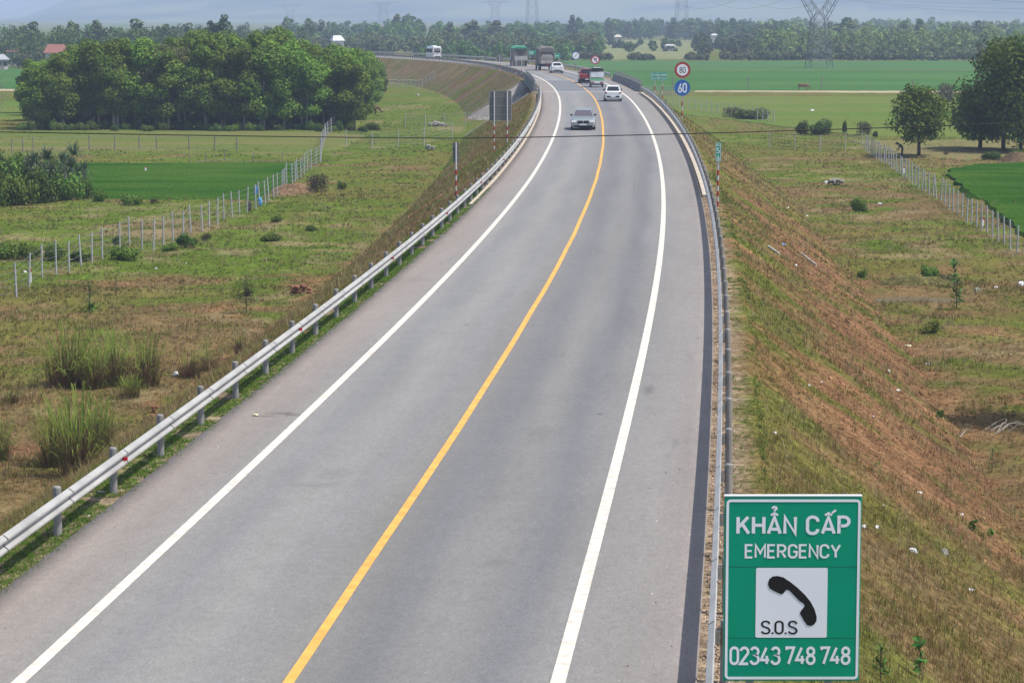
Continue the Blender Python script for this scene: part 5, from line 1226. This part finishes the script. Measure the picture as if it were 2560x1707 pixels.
fence('wire_fence', [landp(p.x, p.y) for p in FQ], 1.8, 'fence running from the field corner towards the right edge of the grove', seed=2)
FC = [at(q[0], q[1]) for q in ((823,408),(845,405),(865,366),(931,373),(994,367),(1060,362),(1130,350))]
fence('wire_fence', [landp(p.x, p.y) for p in FC[2:]], 1.9, 'short fence across the grass below the big sign back', seed=3, r=.06)
FCC = [at(q[0], q[1]) for q in ((1013,318),(1063,318),(1110,317),(1163,314),(1218,311))]
fence('wire_fence', [landp(p.x, p.y) for p in FCC], 1.7, 'short fence in front of the stone pitched bank at the bridge', seed=4)
FS = [at(q, 219) for q in np.linspace(968, 1085, 13)]
fence('railing_fence', [landp(p.x, p.y) for p in FS], 1.35, 'grey railing across the valley beyond the grove', top_rail=True, wires=7, seed=5)
x0, x1 = 35.2, 29.0
FR = [landp(35.2-.0*i - (35.2-28.6)*(i/41), 259.5-2.75*i) for i in range(42)]
fence('wire_fence', FR, 1.68, 'long wire fence with pale posts beside the bright rice field on the right', seed=6, tilt=.04)
FT_ = [at(q[0], q[1]) for q in ((2155,376),(2112,380),(2049,381),(1988,377),(1925,372))]
fence('wire_fence', [landp(p.x, p.y) for p in FT_], 1.75, 'cross fence running left from the corner of the right fence', seed=7)
FU = [at(q, 262 + (q-1640)*.16) for q in np.linspace(1640, 1935, 22)]
fence('wire_fence', [landp(p.x, p.y) for p in FU], 1.7, 'fence behind the round speed signs', seed=8, tilt=.05)
FV = [at(q, 236+(q-1618)*.03) for q in np.linspace(1618, 1690, 16)]
fence('wire_fence', [landp(p.x, p.y) for p in FV], 1.6, 'distant fence behind the bridge name sign', seed=9, tilt=.05, wires=3)
WP = [at(q[0], q[1]) for q in ((31,386),(57,385),(84,382),(224,378),(287,377),(349,377),(392,376),(473,377),(535,379),(592,381))]
fence('wooden_post_fence', [landp(p.x, p.y) for p in WP], 1.45, 'row of old wooden posts across the pasture in front of the grove', r=.07, m_='wood_post', wires=2, seed=10)
WQ = [at(q[0], q[1]) for q in ((475,412),(515,405),(562,402),(634,404),(705,406))]
fence('wooden_post_fence', [landp(p.x, p.y) for p in WQ], .9, 'few short dark posts along the edge of the left rice field', r=.05, m_='wood_post', wires=1, seed=11)
for (px, py, H, lb) in ((2054,229,2.5,'thin pole on the path between the far fields, right of the big pylon'),(2281,232,2.4,'thin pole behind the round tree'),(1871,226,2.4,'thin pole on the path between the big pylon and the speed signs'),(1683,226,2.3,'thin pole left of the speed signs'),(12,148,5.5,'utility pole at the far left, in front of the hazy wood'),(388,118,6.5,'faint utility pole above the left wood')):
    p = at(px, py); b = MB(); b.tube([(0, 0, -.5), (0, 0, H)], [.11, .09], 8); o = empty('field_pole', p, 0, lb, 'pole'); b.build('shaft', M['wood_post'], o)
    b = MB(); b.box(-.35, .35, -.05, .05, H-.15, H-.07); b.build('crossbar', M['wood_post'], o)
# black cable hung across the road
D = 62.0; pts = []
xs = np.linspace(-60, 60, 81)
for x in xs:
    px = 1280 + x/D*F_PX; py = float(np.interp(px, [-5000, 0, 1143, 2560, 7600], [228, 328, 342.5, 305, 120])); q = (px-1143)/2560
    py = 343 - 62.0*abs((px-1143)/1417)**1.35*(.62 if px > 1143 else .34)
    pts.append((x, D, CAM_H - (py-HOR)/F_PX*D))
b = MB(); b.tube(pts, .0135, 6); tag(b.build('overhead_cable', M['cable']), 'thin black cable strung across the road and fields', 'cable')
# lattice pylons
def pylon_mesh(base, waist, zw, arm, ztop, t):
    legs = MB(); up = MB(); cr = MB()
    def br(m, a, c, tt=t): m.tube([a, c], tt, 4, False)
    n = 6; zs = [zw*(1-(1-i/n)**1.15) for i in range(n+1)]
    hw = lambda z: base + (waist-base)*(z/zw)
    for sx in (-1, 1):
        for sy in (-1, 1):
            br(legs, (sx*hw(0), sy*hw(0), -.3), (sx*waist, sy*waist, zw), t*1.5)
    for i in range(n):
        z0, z1 = zs[i], zs[i+1]; a, c = hw(z0), hw(z1)
        for s in (-1, 1):
            br(legs, (-a, s*a, z0), (c, s*c, z1), t*.7); br(legs, (a, s*a, z0), (-c, s*c, z1), t*.7)
            br(legs, (s*a, -a, z0), (s*c, c, z1), t*.7); br(legs, (s*a, a, z0), (s*c, -c, z1), t*.7)
            br(legs, (-c, s*c, z1), (c, s*c, z1), t*.7); br(legs, (s*c, -c, z1), (s*c, c, z1), t*.7)
    for s in (-1, 1):
        for sy in (-1, 1):
            br(up, (s*waist, sy*waist, zw), (s*arm, sy*.5, ztop), t*1.3); br(up, (s*waist*.15, sy*waist*.6, zw+waist*1.1), (s*(arm-1.6), sy*.5, ztop), t*1.1)
            br(up, (s*waist, sy*waist, zw), (s*waist*.15, sy*waist*.6, zw+waist*1.1), t); br(up, (-s*waist, sy*waist, zw), (s*waist*.15, sy*waist*.6, zw+waist*1.1), t*.8)
            for i in range(6):
                f, g = i/6, (i+1)/6
                A = Vector((s*waist, sy*waist, zw)).lerp(Vector((s*arm, sy*.5, ztop)), f); Bq = Vector((s*waist*.15, sy*waist*.6, zw+waist*1.1)).lerp(Vector((s*(arm-1.6), sy*.5, ztop)), g)
                br(up, A, Bq, t*.6); A2 = Vector((s*waist, sy*waist, zw)).lerp(Vector((s*arm, sy*.5, ztop)), g); br(up, Bq, A2, t*.6)
    X = arm*1.9
    for sy in (-1, 1):
        br(cr, (-X, 0, ztop+.6), (X, 0, ztop+.6)); br(cr, (-arm, sy*.6, ztop), (arm, sy*.6, ztop)); br(cr, (-arm, sy*.6, ztop+1.6), (arm, sy*.6, ztop+1.6))
        for s in (-1, 1): br(cr, (s*arm, sy*.6, ztop), (s*X, 0, ztop+.6)); br(cr, (s*arm, sy*.6, ztop+1.6), (s*X, 0, ztop+.6))
        for i in range(10):
            x0_, x1_ = -arm+2*arm*i/10, -arm+2*arm*(i+1)/10; br(cr, (x0_, sy*.6, ztop), (x1_, sy*.6, ztop+1.6), t*.6); br(cr, (x1_, sy*.6, ztop), (x0_, sy*.6, ztop+1.6), t*.6)
    return legs, up, cr
PYL = []
for (px, D, basew, waistw, wy, top, rz, lb) in ((2043,655,2.9,1.7,48,9.5,.15,'nearest lattice power pylon, standing in the rice field at the right'),(1701,1230,2.9,2.0,-20,12,.2,'lattice pylon in front of the big dark tree, left of the nearest one'),(1330,1380,3.4,2.0,-25,12,.2,'lattice pylon behind the tarpaulin truck'),
        (961,3300,7.0,4.2,22,15,.25,'faint lattice pylon behind the white bus'),(1238,3500,6.3,3.9,20,15,.25,'faint lattice pylon left of the tarpaulin truck'),(730,4200,7.7,4.5,34,18,.3,'faintest lattice pylon, above the left end of the far bend')):
    k = D/F_PX; x = (px-1280)*k; zw = CAM_H-(wy-HOR)*k-GZ
    root = empty('power_pylon', (x, D, GZ), rz, lb, 'pylon'); zt = zw*1.75 if zw < 18 else zw*1.3
    l, u, c = pylon_mesh(basew, waistw, zw, top*.75, zt, .05*max(1, D/1300)*(1.5 if D < 700 else 1)); l.build('legs', M['lattice'], root); u.build('upper_frame', M['lattice'], root); c.build('crossarm', M['lattice'], root)
    PYL.append((Vector((x, D, GZ+zt+.4)), rz, top*1.4))
def cable(a, c, sag, label, group, r):
    b = MB(); pts = [a.lerp(c, t) - Vector((0, 0, sag*4*t*(1-t))) for t in np.linspace(0, 1, 25)]
    b.tube(pts, r, 4, False); tag(b.build('power_cable', M['lattice']), label, 'cable', group)
off = (Vector((330, 560, 24)), .15, 13)
GR = 'high voltage cables between the pylons'
for (A, C, sag) in ((PYL[2], PYL[1], 9), (PYL[1], PYL[0], 11), (PYL[0], off, 10), (PYL[3], PYL[4], 8)):
    for q in (-1, 0, 1):
        f = lambda P: P[0] + Vector((math.cos(P[1]), math.sin(P[1]), 0))*P[2]*q
        cable(f(A), f(C), sag, 'thin high voltage cable sagging between pylons above the far woods', GR, .035)
for q in range(3): cable(Vector((70+6*q, 1300, 34)), Vector((300+8*q, 700, 36-4*q)), 22, 'thin high voltage cable crossing the upper right of the picture', 'high voltage cables at the upper right', .035)

# ------------------------------------------------------------------ houses
M['roof_red'] = mat('red_roof_tiles', (.24,.10,.075), .8, noise=.15, nscale=1.5); M['roof_grey'] = mat('grey_roof_sheet', (.33,.34,.36), .6, noise=.1)
M['wall_white'] = mat('white_render', (.72,.72,.70), .85, noise=.05); M['wall_pale'] = mat('pale_render', (.48,.46,.42), .85, noise=.1); M['roof_white'] = mat('white_roof_sheet', (.58,.59,.62), .5)
def house(px, D, w, dp, ez, rh, wall, roof, label, rz=0.0, hip=.6):
    x = (px-1280)/F_PX*D; root = empty('house', (x, D, GZ), rz, label, 'house')
    b = MB(); b.box(-w/2, w/2, -dp/2, dp/2, -.3, ez); wl = b.build('wall', M[wall], root)
    b = MB(); e = .45; A = [(-w/2-e, -dp/2-e, ez), (w/2+e, -dp/2-e, ez), (w/2+e, dp/2+e, ez), (-w/2-e, dp/2+e, ez)]; B = [(-w/2+hip, 0, ez+rh), (w/2-hip, 0, ez+rh)]
    b.poly([A[0], A[1], B[1], B[0]]); b.poly([A[2], A[3], B[0], B[1]]); b.poly([A[1], A[2], B[1]]); b.poly([A[3], A[0], B[0]]); b.poly([A[3], A[2], A[1], A[0]]); b.build('roof', M[roof], root)
    for q in (-.28, .28): b = MB(); b.box(q*w-.5, q*w+.5, -dp/2-.03, -dp/2+.02, 1.0, min(2.2, ez-.3)); b.build('window', M['glass'], wl)
    b = MB(); b.box(-.45, .45, -dp/2-.03, -dp/2+.02, 0, min(2.1, ez-.2)); b.build('door', M['wood_post'], wl)
house(147, 640, 4.6, 5, 4.2, 2.1, 'wall_pale', 'roof_red', 'small house with a steep red tiled roof behind the left grove', .05, .25)
house(178, 643, 2.2, 4, 3.6, .6, 'wall_pale', 'roof_grey', 'grey roofed annex to the right of the red roofed house', .05, .2)
house(8, 640, 3.0, 4, 2.6, 1.3, 'wall_pale', 'roof_grey', 'grey roofed hut at the left frame edge', .4)
house(42, 690, 3.4, 4, 3.8, .7, 'wall_pale', 'roof_red', 'low pinkish roofed house right of the grey hut', 0)
house(846, 860, 3.4, 4, 5.0, 1.7, 'wall_white', 'roof_white', 'small bright white roofed house in the hazy wood left of the bus', .3, .4)
house(1543, 1050, 2.6, 4, 4.6, .9, 'wall_pale', 'wall_pale', 'pale tan roofed hut in the hazy trees above the round signs', 0)
house(1782, 1045, 2.0, 3, 5.3, .6, 'wall_white', 'roof_white', 'tiny white house among the trees right of the second pylon', 0, .3)
house(1672, 960, 3.4, 3, 2.2, .5, 'wall_white', 'wall_pale', 'long low white shed at the edge of the stubble fields', .1)
house(2411, 424, 1.9, 1.6, .7, .25, 'wall_white', 'roof_white', 'low white tomb beside the right clump of trees', 0, .2)

# ------------------------------------------------------------------ animals and the person
def skin_body(name, pts, edges, m_, parent=None, sub=2):
    me = bpy.data.meshes.new(name); me.from_pydata([p[:3] for p in pts], edges, []); o = link(name, me, None, parent)
    sk = o.modifiers.new('skin', 'SKIN'); sk.use_smooth_shade = True
    for v, p in zip(me.skin_vertices[0].data, pts): v.radius = (p[3], p[4] if len(p) > 4 else p[3])
    me.skin_vertices[0].data[0].use_root = True
    s = o.modifiers.new('sub', 'SUBSURF'); s.levels = sub; s.render_levels = sub
    dg = bpy.context.evaluated_depsgraph_get(); m2 = bpy.data.meshes.new_from_object(o.evaluated_get(dg)); o.modifiers.clear(); o.data = m2; bpy.data.meshes.remove(me)
    m2.materials.clear(); m2.materials.append(m_); m2.name = name; return o
M['cow'] = mat('reddish_brown_hide', (.13,.065,.035), .8, noise=.15, nscale=4); M['horn'] = mat('horn', (.3,.26,.2), .6)
def cow(loc, rz, label, k=1.0):
    root = empty('cow', loc, rz, label, 'cow'); root.scale = (k,)*3
    P = [(0,0,.86,.24,.27),(-.35,0,.88,.24,.28),(-.68,0,.92,.19,.22),(.35,0,.88,.23,.28),(.62,0,.92,.17,.2),(.86,0,.78,.11,.13),(1.02,0,.56,.10,.11),(1.10,0,.36,.08,.08),(1.14,0,.22,.06,.06),
         (.48,-.15,.58,.085),(.50,-.15,.36,.055),(.47,-.15,.05,.045),(.48,.15,.58,.085),(.44,.15,.36,.055),(.46,.15,.05,.045),
         (-.62,-.15,.60,.11),(-.70,-.15,.36,.055),(-.66,-.15,.05,.045),(-.62,.15,.60,.11),(-.66,.15,.36,.055),(-.62,.15,.05,.045),(-.86,0,.88,.03),(-.9,0,.5,.022)]
    E = [(0,1),(1,2),(0,3),(3,4),(4,5),(5,6),(6,7),(7,8),(3,9),(9,10),(10,11),(3,12),(12,13),(13,14),(1,15),(15,16),(16,17),(1,18),(18,19),(19,20),(2,21),(21,22)]
    skin_body('body', P, E, M['cow'], root)
    for sy in (-1, 1):
        b = MB(); b.tube([(1.0, sy*.08, .62), (1.03, sy*.19, .70), (1.06, sy*.2, .80)], [.025, .02, .006], 6); b.build('horn', M['horn'], root)
        b = MB(); b.tube([(.98, sy*.09, .55), (.98, sy*.22, .52)], [.03, .04], 6); b.build('ear', M['cow'], root)
p = at(921, 287); cow(landp(p.x+.5, p.y-1), .2, 'reddish brown cow at the right corner of the grove', 1.2)
p = at(2008, 230); cow(Vector((p.x, p.y, GZ+.15)), -.1, 'brown cow grazing on the path between the far fields', 1.15)
p = at(2121, 226); b = None
M['cloth_dark'] = mat('dark_blue_clothes', (.015,.022,.035), .9); M['skin'] = mat('skin', (.30,.17,.11), .6); M['hat'] = mat('dark_hat', (.03,.03,.03), .9)
def person(loc, rz):
    root = empty('person', loc, rz, 'person in dark clothes bending forward under the round tree', 'person')
    P = [(0,0,.92,.15,.12),(.08,0,1.10,.15,.11),(.28,0,1.28,.17,.11),(.40,0,1.33,.06,.06),(.52,0,1.33,.095,.085),(.58,0,1.24,.085,.075),
         (0,-.09,.86,.095),(.05,-.10,.47,.06),(-.02,-.10,.07,.045),(.11,-.11,.04,.04),(0,.09,.86,.095),(.07,.10,.47,.06),(.02,.10,.07,.045),(.15,.11,.04,.04),
         (.28,-.20,1.22,.055),(.34,-.23,.95,.042),(.44,-.17,.74,.03),(.48,-.16,.66,.032),(.28,.20,1.22,.055),(.36,.22,.95,.042),(.48,.15,.76,.03),(.52,.14,.68,.032)]
    E = [(0,1),(1,2),(2,3),(3,4),(4,5),(0,6),(6,7),(7,8),(8,9),(0,10),(10,11),(11,12),(12,13),(2,14),(14,15),(15,16),(16,17),(2,18),(18,19),(19,20),(20,21)]
    skin_body('body', P, E, M['cloth_dark'], root)
    b = MB(); b.disc((0, 0, 0), .17, .015, 18); b.build('hat', M['hat'], root).matrix_local = Matrix.Translation((.56, 0, 1.38)) @ Matrix.Rotation(R(60), 4, 'X')
    for sy in (-.16, .14):
        for f in range(5):
            b = MB(); b.tube([(.49, sy+.012*(f-2), .66), (.51, sy+.013*(f-2), .60), (.50, sy+.012*(f-2), .565+.006*abs(f-2))], [.008, .007, .005], 6); b.build('finger', M['skin'], root)
p = at(2256, 394); person(landp(p.x, p.y), 2.7)

# ------------------------------------------------------------------ small things lying about
M['plastic'] = mat('white_plastic', (.78,.80,.84), .35); M['plastic_blue'] = mat('blue_plastic', (.15,.42,.80), .4); M['plastic_yellow'] = mat('pale_yellow_plastic', (.72,.70,.42), .5)
M['stone'] = mat('grey_stone', (.26,.255,.22), .9, noise=.2, nscale=5); M['tarp_blue'] = mat('blue_tarpaulin', (.03,.16,.48), .5, noise=.3, nscale=4)
def lump(name, loc, sx, sy, sz, m_, seed, label, cat, group=None, rz=0.0, crumple=.35):
    bm = bmesh.new(); bmesh.ops.create_icosphere(bm, subdivisions=2, radius=1); rg = random.Random(seed)
    for v in bm.verts:
        v.co *= 1 + rg.uniform(-crumple, crumple); v.co = Vector((v.co.x*sx, v.co.y*sy, max(v.co.z, -.5)*sz))
    me = bpy.data.meshes.new(name); bm.to_mesh(me); bm.free(); o = link(name, me, m_ if not isinstance(m_, str) else M[m_]); o.location = loc; o.rotation_euler = (0, 0, rz)
    return tag(o, label, cat, group)
LT = [(1988,664,12,5,'plastic','white scrap of plastic on the slope between the two pale planks'),(1959,614,14,7,'plastic_blue','blue and white wrapper on the slope beside the upper plank'),(2047,748,8,4,'plastic_blue','small blue wrapper on the red slope'),(2271,866,18,8,'plastic_yellow','pale yellow bag on the flat below the pond'),
      (2319,912,14,8,'plastic','white bag on the flat right of the red slope'),(2222,929,10,6,'plastic','small white bag at the foot of the red slope'),(2244,976,24,4,'plastic','long flat white sheet at the foot of the red slope'),(2182,1042,12,5,'plastic','grey white scrap on the lower red slope'),
      (2298,1233,16,7,'plastic','white bottle on the lower edge of the red earth'),(2207,1265,9,7,'plastic','white scrap just above the emergency sign corner'),(2054,956,7,5,'plastic','tiny white scrap on the mid slope'),(2022,966,13,7,'plastic','pale blue white bag on the mid slope grass'),(1937,1084,12,9,'plastic','crumpled white tissue near the right guardrail'),
      (2283,1382,28,18,'plastic','large clear crumpled bag right of the emergency sign'),(2160,1320,14,14,'plastic','clear bottle close beside the emergency sign edge'),(2192,1322,14,14,'plastic','clear bottle a little right of the sign edge'),(2425,1476,26,9,'plastic','crumpled white bag in the dry grass at the lower right'),(2404,1288,12,8,'plastic','white tissue above the bright rosette plant'),
      (2552,714,16,16,'plastic','white sack at the right frame edge'),(2488,719,18,5,'plastic','flat white slab left of the white sack'),(1971,521,8,5,'plastic','white scrap high on the right slope'),(2017,541,8,5,'plastic','pair of white scraps on the right slope'),(2200,510,13,4,'plastic','flat white scrap on the pale grass strip'),
      (2065,458,12,8,'plastic','white bag beside the small rubble heap'),(440,939,22,14,'plastic','clear plastic bag left of the guardrail by the brown canes'),(222,1293,14,10,'plastic','clear cup in the weeds under the left guardrail'),(252,1233,24,9,'plastic','crushed bottle behind a left guardrail post'),(62,682,8,7,'plastic','white rag on the left fence'),
      (390,673,8,6,'plastic','white scrap on the dry grass by the left bushes'),(465,660,6,5,'plastic','small white scrap right of the left bushes'),(2030,280,14,8,'plastic','white scrap in the pale field right of the big pylon'),(560,1045,16,6,'plastic_yellow','pale dry scrap lying on the left road shoulder')]
for i, (px, py, w, h, m_, lb) in enumerate(LT):
    p = on_land(px, py) if px != 560 else rp(float(s_of_y(at(px, py, 0).y)), -4.6, .01); k = p.y/F_PX
    lump('litter', p + Vector((0, 0, h*k*.25)), w*k*.42, w*k*.34, h*k*.42, m_, i, lb, 'litter', 'scraps of litter on the grass', i*.7)
for i, (px, py, w, h, lb) in enumerate(((2360,1384,24,20,'grey stone in the grass right of the clear bag'),(2443,730,18,16,'pale boulder on the flat right of the pond'),(1044,239,12,7,'dark boulder on the grass right of the grove'))):
    p = on_land(px, py); k = p.y/F_PX; lump('stone', p, w*k*.5, w*k*.45, h*k*.7, 'stone', 50+i, lb, 'stone', None, i, .2)
for (a, c, lb) in (((1920,619),(1948,638),'upper pale concrete plank lying on the right slope'),((2003,637),(2041,666),'lower pale concrete plank lying on the right slope')):
    A, C = on_land(*a), on_land(*c); b = MB(); u = Vector((.03, .14, 0)); up = Vector((0, 0, .10))
    b.loft([[A-u, A+u, A+u+up, A-u+up], [C-u, C+u, C+u+up, C-u+up]]); tag(b.build('concrete_plank', M['concrete']), lb, 'plank')
def heap(px, py, wpx, n, m_, size, label, seed):
    p = on_land(px, py); k = p.y/F_PX; rg = random.Random(seed); bm = bmesh.new()
    for i in range(n):
        r = size*rg.uniform(.5, 1.3); c = Vector((rg.gauss(0, wpx*k*.22), rg.gauss(0, wpx*k*.2), r*.5 + rg.uniform(0, .35)))
        bmesh.ops.create_icosphere(bm, subdivisions=1, radius=r, matrix=Matrix.Translation(c) @ Matrix.Diagonal((rg.uniform(.7, 1.3), rg.uniform(.7, 1.3), rg.uniform(.5, .9), 1)))
    me = bpy.data.meshes.new('rubble_heap'); bm.to_mesh(me); bm.free(); o = link('rubble_heap', me, M[m_]); o.location = p; tag(o, label, 'rubble')
heap(1092, 316, 50, 34, 'stone', .28, 'heap of pale rubble on the grass below the bridge bank', 1); heap(1075, 376, 16, 10, 'stone', .22, 'small white rubble heap in front of the short fence', 2); heap(2085, 463, 40, 20, 'stone', .18, 'small heap of pale rubble on the right slope', 3)
M['red_clod'] = mat('red_earth', (.24,.11,.06), .95, noise=.3, nscale=3, bump=.4)
heap(385, 1042, 30, 14, 'red_clod', .09, 'heap of orange red clods left of the guardrail', 4); heap(745, 735, 50, 26, 'red_clod', .14, 'heap of red earth on the brown left slope', 5)
def mound(px, py, w, d_, h, colr, seed):
    p = at(px, py); n = 40; u = np.linspace(-1, 1, n); U, Vv = np.meshgrid(u, u); r = np.hypot(U, Vv)
    x = p.x + U*w/2; y = p.y + Vv*d_/2; z = GZ-.4 + (h+.4)*np.clip(1-r*r, 0, 1)*(.35+.9*fbm(x, y, 1.6, seed)); col = np.tile(np.array(colr), (n*n, 1))*(.75+.5*fbm(x.ravel(), y.ravel(), .8, seed+1)[:, None])
    tag(grid_obj('earth_mound', np.stack([x.ravel(), y.ravel(), z.ravel()], 1), n, n, M['bank'], col), kind='structure')
mound(725, 480, 4.2, 9, .95, (.17,.112,.065), 5); mound(2300, 712, 6.5, 3.6, .5, (.115,.108,.042), 6); mound(2550, 405, 7, 6, .9, (.12,.085,.05), 7)
for (px, py, H, lb) in ((76,711,.66,'red topped white marker stake beside the left fence'),(364,434,.5,'red topped white marker stake in the left rice field'),(2456,563,.55,'white marker stake beside the right fence'),(2259,436,.55,'white marker stake at the far part of the right fence')):
    p = at(px, py); o = empty('marker_stake', landp(p.x, p.y), .3, lb, 'stake'); b = MB(); b.box(-.07, .07, -.07, .07, -.2, H*.8); b.build('shaft', M['wall_white'], o, bevel=.01); b = MB(); b.box(-.07, .07, -.07, .07, H*.8, H); b.build('cap', M['pole_red'], o, bevel=.01)
for i, (px, py, hpx, lb) in enumerate(((640,482,26,'dark blue rag knotted on a left fence post'),(650,512,32,'light blue tarpaulin hanging on the left fence'))):
    p = at(640 + 11*i, 518); k = p.y/F_PX; z = CAM_H-(py-HOR)*k
    o = lump('tarpaulin', (p.x, p.y-.1, z+hpx*k*.3), .13, .1, hpx*k*.5, 'tarp_blue' if i == 0 else mat('light_blue_tarpaulin', (.12,.36,.72), .45, noise=.3, nscale=5), 80+i, lb, 'tarpaulin', None, 0, .3)
p = at(624, 530); lump('tree_stump', landp(p.x, p.y), .16, .16, .75, 'bark_dark', 90, 'small dark stump beside the left fence', 'stump', None, 0, .15)
def twigs(loc, label, seed, L, n, rz):
    rg = random.Random(seed); b = MB()
    for i in range(n):
        a = rz + rg.uniform(-.9, .9); l = L*rg.uniform(.4, 1); o = Vector((rg.gauss(0, .3), rg.gauss(0, .3), .05))
        b.tube([o, o + Vector((math.cos(a)*l*.5, math.sin(a)*l*.5, rg.uniform(.05, .35))), o + Vector((math.cos(a)*l, math.sin(a)*l, rg.uniform(0, .3)))], [.022, .015, .005], 5)
    o = b.build('dead_branch', M['bark']); o.location = loc; tag(o, label, 'branch')
twigs(on_land(2500, 1082), 'bare dead branches in the grass beside the tree shadow', 3, 1.3, 9, .4); twigs(on_land(2395, 1094), 'straight dead stick left of the dead branches', 4, .9, 3, .1)
# bare tree at the left edge and the tree outside the frame whose shadow falls on the right flat
rg = random.Random(12); root = empty('bare_tree', at(-30, 335), 0, 'bare thin branched tree at the left frame edge', 'tree'); b = MB(); b.tube([(0, 0, -.4), (.2, 0, 2.5), (.3, 0, 5.5)], [.12, .09, .04], 7); b.build('trunk', M['bark'], root, smooth=True); b = MB()
for i in range(60):
    z = rg.uniform(1.8, 5.4); a = rg.uniform(-1.2, 1.2); l = rg.uniform(.8, 2.6); c = Vector((.2, 0, z)); e = c + Vector((math.cos(a)*l, math.sin(a)*l, l*rg.uniform(.3, 1.3))); b.tube([c, (c+e)/2 + Vector((0, 0, -.1)), e], [.035, .022, .008], 5)
b.build('branches', M['bark'], root)
put(olive_tree, (19.4, 85.0, land(19.4, 85.0)), 1.0, (.62, .62, .95), 'low spreading tree just outside the right frame edge, shading the grass')

# ------------------------------------------------------------------ haze
hz = bpy.data.materials.new('haze'); hz.use_nodes = True; n = hz.node_tree; n.nodes.clear()
pv = n.nodes.new('ShaderNodeVolumePrincipled'); pv.inputs['Density'].default_value = 2.7e-4; pv.inputs['Anisotropy'].default_value = 0.0
pv.inputs['Color'].default_value = (.56, .68, .95, 1); pv.inputs['Density Attribute'].default_value = ''
mo = n.nodes.new('ShaderNodeOutputMaterial'); n.links.new(pv.outputs[0], mo.inputs['Volume'])
try: hz.cycles.homogeneous_volume = True
except Exception: pass
b = MB(); b.box(-6500, 6500, -90, 14500, GZ-2.6, 560); tag(b.build('haze', hz), kind='stuff')
